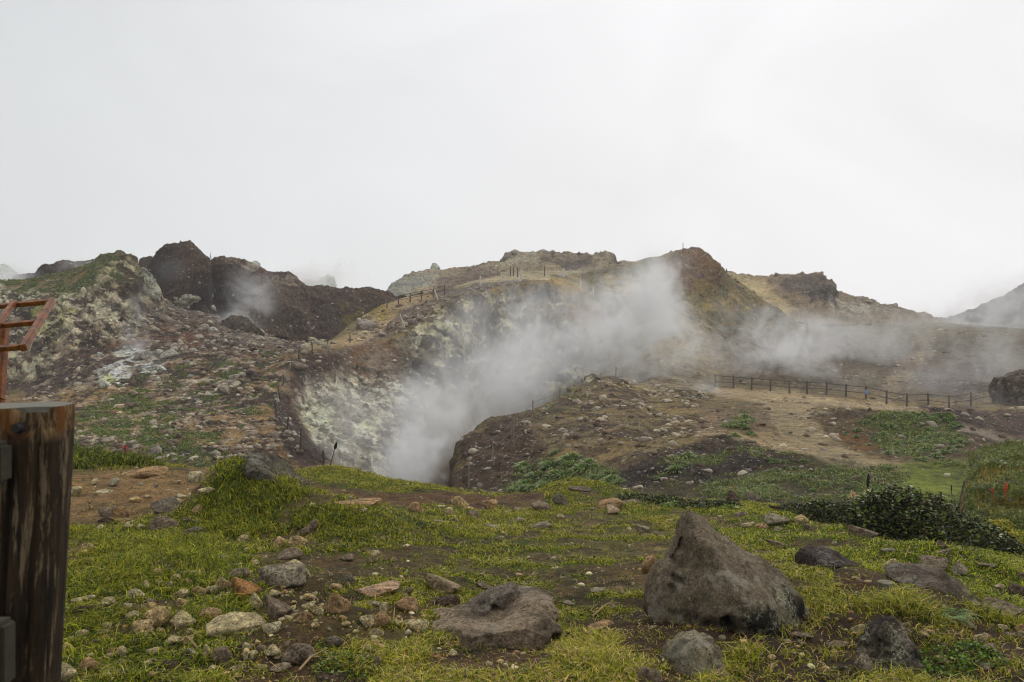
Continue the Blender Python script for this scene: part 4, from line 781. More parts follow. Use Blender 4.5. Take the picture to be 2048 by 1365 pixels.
# ---- rubble on the slopes: the larger blocks one by one
SPOTS = [([(300,600),(400,590),(520,665),(500,700),(300,700),(250,680)], 62, (8,22), [(150,142,128),(138,130,118),(160,150,136)], 'blocks of the grey rubble field'),
 ([(150,780),(330,760),(560,705),(600,720),(545,830),(600,925),(330,925),(150,880)], 74, (9,26), [(122,104,88),(104,88,76),(140,124,104),(152,142,126)], 'stones on the brown slope'),
 ([(690,655),(720,638),(790,628),(850,592),(872,600),(840,640),(780,668),(700,684)], 42, (8,20), [(142,130,116),(128,114,102)], 'blocks of the rubble heap by the path'),
 ([(610,735),(760,730),(830,790),(800,940),(690,930),(620,850)], 34, (6,17), [(170,164,146),(156,150,132)], 'pale stones stuck in the crater wall'),
 ([(1080,830),(1200,780),(1300,800),(1380,900),(1200,940),(1120,900)], 22, (5,14), [(112,98,82),(132,118,96)], 'stones on the sandy spur'),
 ([(595,690),(640,672),(690,684),(640,702),(600,705)], 9, (14,28), [(150,140,118)], 'pale blocks at the rim corner'),
 ([(880,600),(960,572),(1010,565),(960,580),(890,606)], 12, (7,15), [(140,128,112)], 'stones on the cliff top'),
 ([(60,640),(250,600),(280,680),(60,760)], 16, (7,16), [(150,142,122)], 'stones on the pale bank'),
 ([(200,700),(330,700),(330,770),(190,780)], 12, (8,24), [(168,168,156)], 'bleached stones around the vent')]
def in_poly(x, y, poly): return poly_sd(np.array([x], np.float32), np.array([y], np.float32), poly)[0] > 0
def put_block(px, py, wpx, c, group, land=LANDFAR, label=None, flat=0.7, ymin=20):
    hit, nn = cast(px, py+wpx*0.2)
    if hit is None or hit.y < ymin: return None
    Y = hit.y; wm = wpx*Y/F
    o = bpy.data.objects.new('boulder', PROTOM[random.randrange(len(PROTOM))]); COL.objects.link(o)
    o.scale = (wm/2, wm*random.uniform(0.7, 1)/2, wm*random.uniform(0.75, 1.15)*flat/2); o.rotation_euler = (random.uniform(-.3, .3), random.uniform(-.3, .3), random.uniform(0, 6.28))
    o.location = hit+Vector((0, 0, wm*0.10)); cc = alb(*c, k=1.2)*random.uniform(0.8, 1.15); o.color = (*[float(x) for x in cc], 1)
    if label: o['label'] = label; o['category'] = 'boulder'
    else: label_near(o, px, py, c, 'large' if wpx > 17 else ('mid-sized' if wpx > 11 else 'small'), '', 'boulder', land, 'boulder')
    o['group'] = group; return o
for poly, n, (s0, s1), cols_, grp in SPOTS:
    xs = [a[0] for a in poly]; ys = [a[1] for a in poly]; k = 0
    while k < n:
        x, y = random.uniform(min(xs), max(xs)), random.uniform(min(ys), max(ys))
        if not in_poly(x, y, poly): continue
        c_ = random.choice(cols_); put_block(x, y, s0+(s1-s0)*random.random()**2.2, c_, grp); k += 1
for (x, y, s_, c_, lb) in [(866,667,60,(140,128,112),None)][:0]: pass
for (x, y, s_, fl, c_, lb) in [(732,648,42,.55,(140,128,116),'largest flat block on top of the rubble heap'),(970,590,20,.9,(156,144,126),'square tan block on the crater cliff face'),(598,730,44,.45,(112,92,78),'flat brown slab beneath the corner fence post'),
   (338,705,40,.6,(150,144,132),'large pale boulder above the steaming vent'),(295,707,34,.7,(126,122,112),'grey boulder between the vent and the rubble'),(1335,800,24,.5,(166,154,134),'flat pale boulder in the steam left of the railed fence'),
   (560,855,22,.7,(126,112,84),'tan boulder beside the wires at the crater lip'),(505,742,26,.6,(104,90,80),'dark boulder in the upper brown slope'),(1220,526,6,1,(110,104,96),'small dark knob at the end of the skyline crest'),
   (1013,513,16,1.1,(122,116,106),'upright grey rock at the left end of the skyline crest'),(1027,507,16,.8,(118,112,100),'grey rocks on the skyline crest beside the upright one'),(1003,522,9,1,(120,112,100),'lowest grey rock at the left foot of the skyline crest'),
   (1105,505,9,1,(116,110,98),'small grey rock just right of the crest top'),(1156,508,12,.8,(104,96,88),'dark rock on the flat part of the skyline crest'),(1720,597,13,1,(130,122,112),'square grey rock on the right-hand skyline slope'),(1736,601,16,.5,(140,134,124),'pale rocks right of the square skyline rock'),(1790,613,10,.8,(132,126,116),'small grey rock low on the right-hand skyline'),
   (1552,550,10,.6,(104,92,78),'dark low rock on the saddle of the right-hand ridge')]:
    put_block(x, y, s_, c_, 'single boulders on the far slopes', label=lb, flat=fl)
# ================================================================== scattering helpers on the ground sheet
Vg = V1.reshape(NR, NC, 3); Cg = gcol.reshape(NR, NC, 3)
def grid_at(x, y):
    i = np.clip(np.searchsorted(rowsY, y)-1, 0, NR-2); wq = np.interp(y, rowsY, wv); s = x/wq; j = np.clip(np.searchsorted(colsS, s)-1, 0, NC-2)
    ty = np.clip((y-rowsY[i])/(rowsY[i+1]-rowsY[i]), 0, 1); tx = np.clip((s-colsS[j])/(colsS[j+1]-colsS[j]), 0, 1)
    z = (Vg[i, j, 2]*(1-tx)+Vg[i, j+1, 2]*tx)*(1-ty)+(Vg[i+1, j, 2]*(1-tx)+Vg[i+1, j+1, 2]*tx)*ty
    return z, Cg[i, j]
def blades(P, H, Wd, lean, colr, rng, curl=0.5):
    """P Nx3 roots; one blade each: 5 vertices, 3 triangles"""
    n = len(P); a = rng.uniform(0, 2*np.pi, n); b = rng.uniform(0, 2*np.pi, n)
    sx, sy = np.cos(a)*Wd/2, np.sin(a)*Wd/2; lx, ly = np.cos(b)*lean*H, np.sin(b)*lean*H
    V = np.zeros((n, 5, 3), np.float32)
    V[:, 0] = P+np.stack([-sx, -sy, 0*sx], 1); V[:, 1] = P+np.stack([sx, sy, 0*sx], 1)
    m = P+np.stack([lx*0.35, ly*0.35, H*0.6], 1); V[:, 2] = m+np.stack([-sx, -sy, 0*sx], 1)*0.75; V[:, 3] = m+np.stack([sx, sy, 0*sx], 1)*0.75
    V[:, 4] = P+np.stack([lx*(1+curl), ly*(1+curl), H*(1-0.25*lean)], 1)
    Fc = (np.arange(n)[:, None, None]*5+np.array([[0, 1, 2], [1, 3, 2], [2, 3, 4]])[None]).reshape(-1)
    C_ = np.repeat(colr[:, None, :], 5, 1).copy(); C_[:, 4] *= 1.15
    return V.reshape(-1, 3), Fc, C_.reshape(-1, 3)
gr_cols = np.array([alb(106, 112, 16, 1.7), alb(130, 130, 24, 1.7), alb(150, 136, 52, 1.5), alb(174, 146, 94, 1.3), alb(54, 72, 12, 1.5)])
# ================================================================== turf: blades of grass in tufts
NT = 205000
px = rng.uniform(-350, 2550, NT); Yt = np.exp(rng.uniform(np.log(3.3), np.log(17.2), NT)); x = (px-CX)/F*Yt
z, cg = grid_at(x, Yt); gmask = np.clip(((cg[:, 1]-cg[:, 0])/(cg[:, 1]+cg[:, 0])+0.06)*9, 0, 1)
pq = np.stack([x, Yt, z], 1); cl_ = fbm(pq*1.7, 3, 71); cl2 = fbm(pq*0.5, 3, 72)
keep = rng.uniform(0, 1, NT) < (gmask*np.clip(0.9+cl_*1.3, 0.12, 1)+0.07)
pq = pq[keep]; cl_ = cl_[keep]; cl2 = cl2[keep]; pxk = px[keep]; Yk = Yt[keep]; pyk = CY-F*(pq[:, 2]-EYE)/Yk; gm_ = gmask[keep]
lush = np.clip(poly_sd(pxk, pyk, [(120,880),(330,900),(330,940),(120,945)])/10+0.5, 0, 1)*1.0
lush = np.maximum(lush, 0.42*np.clip(poly_sd(pxk, pyk, [(400,1010),(440,930),(520,930),(640,985),(760,1060),(700,1110),(420,1075)])/25+0.5, 0, 1))
lush = np.maximum(lush, 0.35*np.clip(poly_sd(pxk, pyk, [(120,1070),(420,1060),(520,1130),(560,1365),(120,1365)])/40+0.5, 0, 1))
lush = np.maximum(lush, 0.30*np.clip(poly_sd(pxk, pyk, [(1640,1170),(2048,1180),(2048,1365),(1450,1365)])/40+0.5, 0, 1))
bright = np.clip(poly_sd(pxk, pyk, [(1400,1010),(1700,1030),(2048,1090),(2048,1200),(1620,1130),(1430,1060)])/40+0.5, 0, 1)
NB = 7; rep = lambda a: np.repeat(a, NB, 0)
Pb = rep(pq)+np.concatenate([rng.normal(0, 1, (len(pq)*NB, 2))*(0.010+0.0026*rep(Yk))[:, None], np.full((len(pq)*NB, 1), -0.004)], 1)
H = (0.011+0.012*rng.random(len(Pb))+0.03*rng.random(len(Pb))**9)*(1+0.9*np.clip(rep(cl_), 0, 1))*(1+0.4*rep(cl2))*(1+2.8*rep(lush))*(1-0.45*(1-rep(gm_)))*(1+0.02*rep(Yk))
Wd = (0.0028+0.00055*rep(Yk))*(1+0.5*rep(lush))*rng.uniform(0.7, 1.4, len(Pb))
u = rng.random(len(Pb))+0.22*rep(cl2)-0.25*rep(lush)-0.2*rep(bright)+0.1*(1-rep(gm_))
k_ = np.where(u < 0.20, 4, np.where(u < 0.52, 0, np.where(u < 0.80, 1, np.where(u < 0.93, 2, 3))))
cb = gr_cols[k_]*rng.uniform(0.35, 1.55, (len(Pb), 1))*((1+0.3*rep(bright))*(1-0.3*rep(lush)))[:, None]
Vb, Fb, Cb = blades(Pb, H, Wd, rng.uniform(0.3, 1.4, len(Pb)), cb, rng)
gmsh = mesh_np('grass', Vb, Fb, 3, False); setcol(gmsh, Cb); link('grass', gmsh, GRASSM, kind='stuff')
# ---- weeds, dead leaves and straw lying in the turf
n_ = 26000; kx = rng.integers(0, len(pq), n_); Pw = pq[kx]+np.concatenate([rng.normal(0, 0.03, (n_, 2)), rng.uniform(0.002, 0.02, (n_, 1))], 1)
straw = rng.random(n_) < 0.45; wc = np.array([alb(60, 74, 22, 1.4), alb(84, 100, 30, 1.4), alb(96, 66, 36), alb(120, 96, 60)])[rng.integers(0, 4, n_)]; wc[straw] = alb(180, 160, 112, 1.2); wc *= rng.uniform(0.6, 1.3, (n_, 1))
Vb1, Fb1, Cb1 = blades(Pw, np.where(straw, 0.03, 0.016)*(1+0.03*Pw[:, 1]), np.where(straw, 0.003, 0.016)*(1+0.05*Pw[:, 1]), np.where(straw, 2.2, 0.9)*rng.uniform(.5, 1.3, n_), wc, rng)
wm = mesh_np('weeds', Vb1, Fb1, 3, False); setcol(wm, Cb1); link('weeds', wm, LEAFM, kind='stuff')
# ---- the green on the slopes beyond: low mossy tufts
NT = 165000
px = rng.uniform(-220, 2300, NT); Yt = np.exp(rng.uniform(np.log(22), np.log(92), NT)); x = (px-CX)/F*Yt
z, cg = grid_at(x, Yt); gmask = ((cg[:, 1]-cg[:, 0])/(cg[:, 1]+cg[:, 0]) > 0.0)&(cg[:, 1] < 0.2)&(poly_sd(px, CY-F*(z-EYE)/Yt, [(1795,925),(1950,920),(1950,1000),(1815,1000)])+40*fbm(np.stack([x*0.5,Yt*0.5,0*x],1),3,5) < 0)
pq = np.stack([x, Yt, z], 1)[gmask]
Bh = HV[-1][0]; sel = rng.integers(0, len(Bh), 16000); mq = Bh[sel]+rng.normal(0, 0.02, (16000, 3)); mq = mq[mq[:, 0]/mq[:, 1] > (1938-CX)/F]
pq = np.concatenate([pq, mq]); ism = np.arange(len(pq)) >= len(pq)-len(mq)
NB = 5; dist = rep(pq[:, 1]) if False else np.repeat(pq[:, 1], NB)
sp_ = np.where(np.repeat(ism, NB), 0.05, 0.14); Pb = np.repeat(pq, NB, 0)+np.concatenate([rng.normal(0, 1, (len(pq)*NB, 2))*sp_[:, None], np.full((len(pq)*NB, 1), -0.02)], 1)
H = rng.uniform(0.05, 0.16, len(Pb))*np.where(np.repeat(ism, NB), 0.6, 1); Wd = 0.0011*dist*rng.uniform(0.7, 1.5, len(Pb))
gc2 = np.array([alb(88, 108, 44, 1.3), alb(108, 120, 56, 1.3), alb(140, 132, 60, 1.2), alb(70, 84, 40, 1.3)]); cb = gc2[rng.integers(0, 4, len(Pb))]*rng.uniform(0.7, 1.3, (len(Pb), 1))
Vb, Fb, Cb = blades(Pb, H, Wd, rng.uniform(0.4, 1.6, len(Pb)), cb, rng)
gmsh = mesh_np('ground_cover', Vb, Fb, 3, False); setcol(gmsh, Cb); link('ground_cover', gmsh, LEAFM, kind='stuff')
# ================================================================== stones too many to count
def scatter_rocks(name, P, size, colr, sub=2, seed=5, mat=None):
    prot = [rock_shape(seed*100+i, sub=sub, planes=9, p=14, amp=0.08)[0] for i in range(8)]; f = ICO[sub][1]; nv = len(prot[0]); n = len(P)
    prot = np.array(prot, np.float32); k = rng.integers(0, 8, n); a = rng.uniform(0, 6.28, n); ca, sa = np.cos(a)[:, None], np.sin(a)[:, None]
    Vv = prot[k]*np.stack([size, size*rng.uniform(0.6, 1, n), size*rng.uniform(0.35, 0.8, n)], 1)[:, None, :]/2
    X = Vv[:, :, 0]*ca-Vv[:, :, 1]*sa; Yy = Vv[:, :, 0]*sa+Vv[:, :, 1]*ca; Vv[:, :, 0] = X; Vv[:, :, 1] = Yy; Vv = Vv+P[:, None, :]
    Fc = (f[None]+np.arange(n)[:, None, None]*nv).ravel(); me = mesh_np(name, Vv.reshape(-1, 3), Fc, 3); setcol(me, np.repeat(colr, nv, 0)); return link(name, me, mat, kind='stuff')
M = Mat('loose_stone'); p = M.pos(); M.col(M.scale(M.attr('Col').outputs['Color'], M.rmp(M.noise(p, 20, 5, 0.7), 0.3, 0.7, 0.6, 1.4))); M.bump(M.noise(p, 25, 5, 0.7), 0.5, 0.03); LOOSE = M.m
def pick(n, xr, yr, wfun, lo=0):
    px = rng.uniform(*xr, n); Yt = np.exp(rng.uniform(np.log(yr[0]), np.log(yr[1]), n)); x = (px-CX)/F*Yt; z, cg = grid_at(x, Yt); py = CY-F*(z-EYE)/Yt
    k = rng.random(n) < wfun(px, py, cg); return np.stack([x, Yt, z], 1)[k], px[k], py[k], cg[k]
clu = lambda px, py, s: np.clip(fbm(np.stack([px/s, py/s*2, 0*px], 1), 3, 17)*2.2+0.45, 0, 1)
soilish = lambda cg: np.clip(((cg[:, 0]-cg[:, 1])/(cg[:, 1]+cg[:, 0])+0.02)*9, 0, 1)
pile = [(150,1190),(420,1090),(640,1130),(860,1190),(860,1270),(560,1345),(380,1345),(160,1310)]
P_, px_, py_, cg_ = pick(14000, (-60, 2110), (3.4, 16), lambda a, b, c_: (0.015+0.36*soilish(c_)+0.55*np.clip(poly_sd(a, b, pile)/40+0.5, 0, 1))*clu(a, b, 60))
sz = (0.012+0.06*rng.random(len(P_))**4)*(0.7+0.05*P_[:, 1]); pc = np.array([alb(*c_) for c_ in (PL, T, GT, G, TB, GB, GT)])[rng.integers(0, 7, len(P_))]*rng.uniform(0.6, 1.15, (len(P_), 1))
scatter_rocks('pebbles', P_, sz, pc, 2, 5, LOOSE)
def slopew(a, b, c_):
    w_ = np.zeros(len(a)); 
    for pl, wt in (([(-50,640),(560,590),(620,700),(600,930),(-50,930)], 0.8), ([(270,590),(560,600),(560,700),(260,700)], 1.0), ([(690,690),(700,640),(870,590),(880,610),(840,660)], 1.0), ([(590,720),(860,680),(860,960),(650,940)], 0.5),
        ([(1060,830),(1210,750),(1420,770),(1400,900),(1100,900)], 0.45), ([(860,610),(1000,560),(1210,590),(1210,760),(850,760)], 0.35), ([(-50,560),(260,560),(260,760),(-50,780)], 0.5), ([(905,990),(920,880),(1070,830),(1110,980)], 0.5), ([(1240,990),(1260,930),(1640,870),(1640,920)], 0.10),
        ([(1300,800),(2048,790),(2048,960),(1300,980)], 0.12), ([(1100,560),(1450,540),(1600,650),(1400,760),(1200,720)], 0.3), ([(1430,690),(2048,650),(2048,790),(1430,770)], 0.1)):
        w_ = np.maximum(w_, wt*(poly_sd(a, b, pl) > 0))
    return w_*np.where((c_[:, 1]-c_[:, 0])/(c_[:, 1]+c_[:, 0]) > -0.015, 0.25, 1)*clu(a, b, 30)
P_, px_, py_, cg_ = pick(110000, (-60, 2110), (21, 112), slopew)
sz = (0.10+0.55*rng.random(len(P_))**6)*(0.5+0.010*P_[:, 1]); mixc = np.array([alb(150, 140, 124), alb(112, 94, 78), alb(170, 160, 140), alb(88, 72, 62)])[rng.integers(0, 4, len(P_))]
scatter_rocks('scree', P_, sz, (mixc*0.7+cg_*0.3)*rng.uniform(0.7, 1.25, (len(P_), 1)), 2, 6, LOOSE)
# ================================================================== fences and posts
def cast_from(p, ymin):
    for k in range(14):
        h = cast(p[0], p[1]-k*1.5)[0]
        if h is not None and h.y >= ymin: return h
    return h
def fence(label, cat, pts, height, rails, prad, rrad, pm, rm, name='fence', sag=0.0, lean=0.03, group=None, braces=(), ymin=30):
    hits = [cast_from(p, ymin) for p in pts]; root = empty(name, hits[0], label=label, category=cat); o0 = hits[0]
    if group: root['group'] = group
    hs = height if hasattr(height, '__len__') else [height]*len(pts); tops = []
    for i, h in enumerate(hits):
        bm = bmesh.new(); lx, ly = random.uniform(-lean, lean), random.uniform(-lean, lean)
        b = h-o0+Vector((0, 0, -0.25)); t = h-o0+Vector((lx*hs[i], ly*hs[i], hs[i])); r = prad
        tube(bm, [b, b.lerp(t, 0.5)+Vector((random.uniform(-.01, .01), 0, 0)), t], [r*1.1, r, r*0.92], 7)
        if i in braces: tube(bm, [b.lerp(t, 0.75), b+Vector((-0.55, -0.2, 0.1))], r*0.7, 6)
        link('post', bm_mesh('post', bm, False), pm, root); tops.append((b, t, hs[i]))
    for fr in rails:
        bm = bmesh.new(); path = []
        for i, (b, t, h) in enumerate(tops):
            p = t+(b-t)*((1-fr)*h/(h+0.25))
            if i and sag: q = path[-1].lerp(p, 0.5); q.z -= sag; path.append(q)
            path.append(p+Vector((0, -prad*0.8, 0)))
        tube(bm, path, rrad, 5); link('rail' if rrad > 0.02 else 'wire', bm_mesh('rail', bm, True), rm, root)
    return root
RF = [(1430,774),(1467,777),(1503,780),(1541,783),(1579,787),(1614,788),(1653,790),(1692,795),(1732,798),(1773,808),(1814,815),(1857,819),(1899,821),(1942,813),(1988,803)]
PALEP2 = plain_mat('grey_post', alb(124, 112, 98))
fr = fence('dark railed fence curving across the plain to the dark rock block', 'fence', RF, 1.05, (0.9, 0.45), 0.075, 0.028, POSTM, RAILM, ymin=56)
bm = bmesh.new(); hh_ = cast_from((1732, 798), 56)-fr.location; beam(bm, hh_+Vector((-0.14, -0.11, 0.55)), hh_+Vector((0.14, -0.11, 0.55)), 0.02, 0.34, (0, 0, 1))
link('sign_panel', bm_mesh('sign_panel', bm), plain_mat('blue_panel', alb(110, 140, 175), 0.5, 0.1), fr)
fence('low two-rail fence on the tan platform above the dark wall', 'fence', [(756,612),(774,616),(797,610),(820,605),(843,601),(867,596),(889,590)], 1.15, (0.95, 0.5), 0.075, 0.035, POSTM, RAILM)
fence('wire fence along the crater edge of the sandy spur', 'fence', [(1269,752),(1231,769),(1201,784),(1164,797),(1118,822),(1064,845),(1026,888),(988,930),(938,974)], [1.2, 1.2, 1.25, 1.2, 1.3, 1.2, 1.3, 1.2, 1.2], (0.9, 0.6, 0.3), 0.035, 0.008, PALEP2, WIREM, sag=0.06, lean=0.08, braces=(3,))
fence('sagging wire fence down the left rim of the crater', 'fence', [(655,699),(625,708),(597,718),(582,742),(566,770),(560,800),(553,838),(574,866),(601,902),(648,930)], [1.0, 1.0, 1.2, .7, .8, 1.0, 1.2, 1.1, 1.2, .8], (0.9, 0.65, 0.4), 0.05, 0.012, plain_mat('dark_post', alb(70, 60, 54)), WIREM, sag=0.10, lean=0.12)
def lone(px, py, hpx, rpx, m, label, tilt=0.0, fork=False, nm='post', grp='marker posts around the far rim'):
    h = cast(px, py)[0]
    if h is None: return
    Hm = hpx*h.y/F; r = rpx*h.y/F; bm = bmesh.new(); a, b = Vector((0, 0, -0.3)), Vector((Hm*math.sin(tilt), 0, Hm*math.cos(tilt)))
    tube(bm, [a, a.lerp(b, .5), b], [r, r*.95, r*.8], 7)
    if fork: tube(bm, [b.lerp(a, 0.25), Vector((-Hm*0.35, 0.1, -0.05))], r*0.8, 6)
    o = link(nm, bm_mesh(nm, bm), m, loc=h, label=label, category='post', group=grp); return o
for a_ in [(700,686,20,1.2,POSTM,'slim post at the near end of the tan rim path'),(735,681,20,1.4,PALEPOST,'pale leaning post on the rim path below the rubble heap',0.2),(776,667,20,1.1,POSTM,'thin post in front of the lower rubble'),
  (811,652,26,1.6,PALEPOST,'pale post fallen askew among the rubble',-0.45),(878,600,20,1.6,PALEPOST,'pale post leaning beside the end of the platform fence',-0.45),(961,572,20,2.0,PALEPOST,'short white post on the rubbly cliff top'),
  (1003,563,19,1.1,PALEPOST,'thin pale post between the white post and the three dark ones'),(1021,553,20,1.3,POSTM,'leftmost of the three dark posts on the crest'),(1027,553,19,1.3,POSTM,'middle of the three dark posts on the crest'),(1035,555,18,1.3,POSTM,'rightmost of the three dark posts on the crest'),
  (1042,563,24,1.9,PALEPOST,'tall white post just right of the three dark posts'),(1089,553,19,1.2,POSTM,'grey post halfway between the white post and the forked one'),(1127,554,17,1.8,PALEPOST,'white forked post above the yellow ground',0.05,True),
  (1161,578,20,1.6,PALEPOST,'pale post on the slope right of the yellow ground'),(1187,590,18,1.5,PALEPOST,'braced pale post at the edge of the steam',0.0,True)]: lone(*a_)
lone(1365,508,22,0.8,POSTM,'thin pole standing on the summit of the big hill',0.06,grp='posts on the big hill'); lone(1437,547,11,1.2,POSTM,'short left post on the right shoulder of the big hill',grp='posts on the big hill'); lone(1453,548,10,1.4,POSTM,'short right post on the right shoulder of the big hill',grp='posts on the big hill')
# small tripod on the dark saddle
h = W(421, 523, 92); bm = bmesh.new()
for k in range(3): a = k*2.1+0.5; tube(bm, [(0, 0, 0.7), (math.cos(a)*0.25, math.sin(a)*0.25, -0.4)], 0.025, 5)
tube(bm, [(0, 0, 0.6), (0, 0, 1.0)], 0.025, 5)
link('tripod', bm_mesh('tripod', bm), POSTM, loc=h, label='small thin tripod standing in the notch beside the dark hill', category='tripod')
# ================================================================== big wooden post with rails, close at the left
def oldwood():
    M = Mat('old_wood'); p = M.pos((1, 1, 0.10)); q = M.pos((1, 1, 0.35)); o = M.pos()
    g = M.noise(p, 55, 7, 0.7); s = M.noise(q, 14, 6, 0.65)
    cc = M.mix(M.rmp(g, 0.35, 0.65), (0.005, 0.003, 0.002), (0.050, 0.028, 0.012))
    cc = M.mix(M.rmp(M.noise(p, 26, 7, 0.75, 0.3), 0.53, 0.58, 0, 0.8), cc, (0.20, 0.145, 0.085))          # grey bare grain
    sx = M.n('ShaderNodeSeparateXYZ'); M.l(o, sx.inputs[0]); top = M.rmp(sx.outputs['Z'], 1.46, 1.49, 0, 1, True)
    nn = M.noise(q, 20, 6, 0.75, 1.0)
    cc = M.mix(M.math('MULTIPLY', top, M.rmp(nn, 0.48, 0.58, 0, 0.9)), cc, M.mix(M.rmp(s, 0.45, 0.6), (0.15, 0.055, 0.008), (0.42, 0.30, 0.15)))   # rotting orange top band
    M.col(cc); M.b.inputs['Roughness'].default_value = 0.75
    M.bump(M.math('ADD', M.math('MULTIPLY', g, 1.0), M.math('MULTIPLY', M.noise(p, 16, 4, 0.6), 1.2)), 0.8, 0.02); return M.m
OLDW = oldwood(); YP = 1.5; ptop = EYE-(811-CY)/F*YP
xt, xb = (54-CX)/F*YP, (24-CX)/F*YP; gz0 = drop(xb, YP)[0].z
root = empty('wooden_railing', (0, YP, 0), label='thick dark weathered wooden post with orange rotting top at the left edge', category='railing')
bm = bmesh.new(); nseg, nz_ = 72, 90; rings = []
rs = [0.13+0.6*random.random() for _ in range(9)]
for j in range(nz_):
    t = j/(nz_-1); z_ = gz0-0.1+(ptop-gz0+0.1)*t; py_ = CY-F*(z_-EYE)/YP; cxm = xt+(xb-xt)*np.clip((py_-811)/554, 0, 3); ring = []
    for i in range(nseg):
        a = 2*math.pi*i/nseg; r = 0.080*(1+0.012*math.sin(3*a+1)+0.008*math.sin(7*a+z_*3))
        for k_, (a0, dp, z0, z1) in enumerate([(-1.25, .020, 0, 1.46), (-1.75, .014, 0, 1.40), (-0.75, .012, .2, 1.53), (-2.3, .012, 0, 1.5), (-1.05, .007, .5, 1.2), (0.6, .012, 0, 1.3), (2.2, .015, 0, 1.5)]):
            if z0 < z_ < z1: dd_ = (a-a0+math.pi+0.05*math.sin(z_*6+k_)) % (2*math.pi)-math.pi; r -= dp*math.exp(-(dd_/0.045)**2)*min(1, (z1-z_)*12)
        if j == nz_-1: r *= 0.965
        ring.append(bm.verts.new((cxm+math.cos(a)*r, math.sin(a)*r, z_)))
    rings.append(ring)
for A, B in zip(rings, rings[1:]):
    for i in range(nseg): bm.faces.new((A[i], A[(i+1) % nseg], B[(i+1) % nseg], B[i]))
link('post', bm_mesh('post', bm, True), OLDW, root)
# sawn end grain on top
M = Mat('sawn_end'); p = M.pos(); dn = M.n('ShaderNodeVectorMath'); dn.operation = 'DISTANCE'; M.l(p, dn.inputs[0]); dn.inputs[1].default_value = (xt, 0, ptop)
rg = M.n('ShaderNodeMath'); rg.operation = 'SINE'; M.l(M.math('MULTIPLY', M.math('ADD', dn.outputs['Value'], M.math('MULTIPLY', M.noise(p, 20, 3), 0.01)), 900), rg.inputs[0])
M.col(M.mix(M.rmp(rg.outputs[0], -1, 1), (0.10, 0.095, 0.075), (0.20, 0.185, 0.15))); ENDM = M.m
bm = bmesh.new(); vs = [bm.verts.new((v.x, v.y, v.z)) for v in []]; cv = bm.verts.new((xt, 0, ptop+0.002)); rim = []
for i in range(nseg): a = 2*math.pi*i/nseg; rim.append(bm.verts.new((xt+math.cos(a)*0.0775, math.sin(a)*0.0775, ptop+0.001+0.001*math.sin(5*a))))
rim2 = [bm.verts.new((v.co.x, v.co.y, v.co.z-0.01)) for v in rim]
for i in range(nseg): bm.faces.new((cv, rim[i], rim[(i+1) % nseg])); bm.faces.new((rim[i], rim2[i], rim2[(i+1) % nseg], rim[(i+1) % nseg]))
link('end_grain', bm_mesh('end_grain', bm), ENDM, root)
RW = plain_mat('grey_rail_wood', (0.035, 0.03, 0.02), 0.8, 0.45, 10, (0.15, 1, 1))
for (pxe, y0, y1, Yr) in ((13, 884, 968, 1.38), (20, 1240, 1372, 1.36)):
    zt, zb = EYE-(y0-CY)/F*Yr, EYE-(y1-CY)/F*Yr; bm = bmesh.new()
    beam(bm, ((pxe-CX)/F*Yr, Yr-YP, (zt+zb)/2), ((-900-CX)/F*Yr, Yr-YP, (zt+zb)/2), 0.045, zt-zb, (0, 0, 1), 0.008); link('rail', bm_mesh('rail', bm), RW, root)
for (bx, by) in ((38, 856),):
    bm = bmesh.new(); c0 = W(bx, by, 1.425); tube(bm, [(c0.x, -0.072, c0.z), (c0.x, -0.086, c0.z)], [0.010, 0.008], 14); link('bolt', bm_mesh('bolt', bm), plain_mat('dark_iron', (0.02, 0.018, 0.018), 0.6), root)
# ================================================================== tilted orange-brown frame of a board stand, upper left
M = Mat('varnished_wood'); p = M.pos((3, 3, 3)); n_ = M.noise(p, 5, 6, 0.7)
cc = M.mix(M.rmp(n_, 0.35, 0.65), (0.07, 0.018, 0.006), (0.28, 0.095, 0.018)); cc = M.mix(M.rmp(M.noise(p, 9, 5, 0.7), 0.58, 0.7, 0, 0.6), cc, (0.035, 0.014, 0.01)); cc = M.mix(M.rmp(M.noise(p, 2.6, 4, 0.6), 0.60, 0.7, 0, 0.7), cc, (0.30, 0.22, 0.11))
M.col(cc); M.b.inputs['Roughness'].default_value = 0.4; M.bump(n_, 0.3, 0.01); FRM = M.m
TR, BR = W(104, 603, 5.35), W(48, 694, 4.55)
L1 = W(-190, 631, 5.75); v_ = L1-TR; BL = BR+v_*0.97
fo = W(8, 1230, 4.95); fo.z = drop(fo.x, fo.y)[0].z
root = empty('board_stand', fo, label='tilted reddish-brown open frame on a leaning post at the left edge', category='stand')
def fbar(nm, a, b, wd=0.036, th=0.036, up=(0, -.6, .8)):
    bm = bmesh.new(); beam(bm, a-fo, b-fo, wd, th, up, 0.003); link(nm, bm_mesh(nm, bm), FRM, root)
d_ = (TR-BR).normalized(); fbar('frame_bar', BR-d_*0.02, TR+d_*0.02, 0.036, 0.040); hd = v_.normalized()
for t in (0.0, 0.5, 1.0): s_ = BR.lerp(TR, t); fbar('frame_bar', s_+hd*0.024, s_+v_, 0.029, 0.032)
for t in (0.24, 0.55): fbar('frame_bar', BR+v_*t+Vector((0, 0, .024)), TR+v_*t+Vector((0, 0, .02)), 0.034, 0.032)
fbar('leg', W(8, 650, 5.2), W(-2, 800, 5.0), 0.05, 0.05, (0, 1, 0)); fbar('leg', W(-2, 800, 5.0), fo+Vector((0, 0, -.1)), 0.047, 0.047, (0, 1, 0))
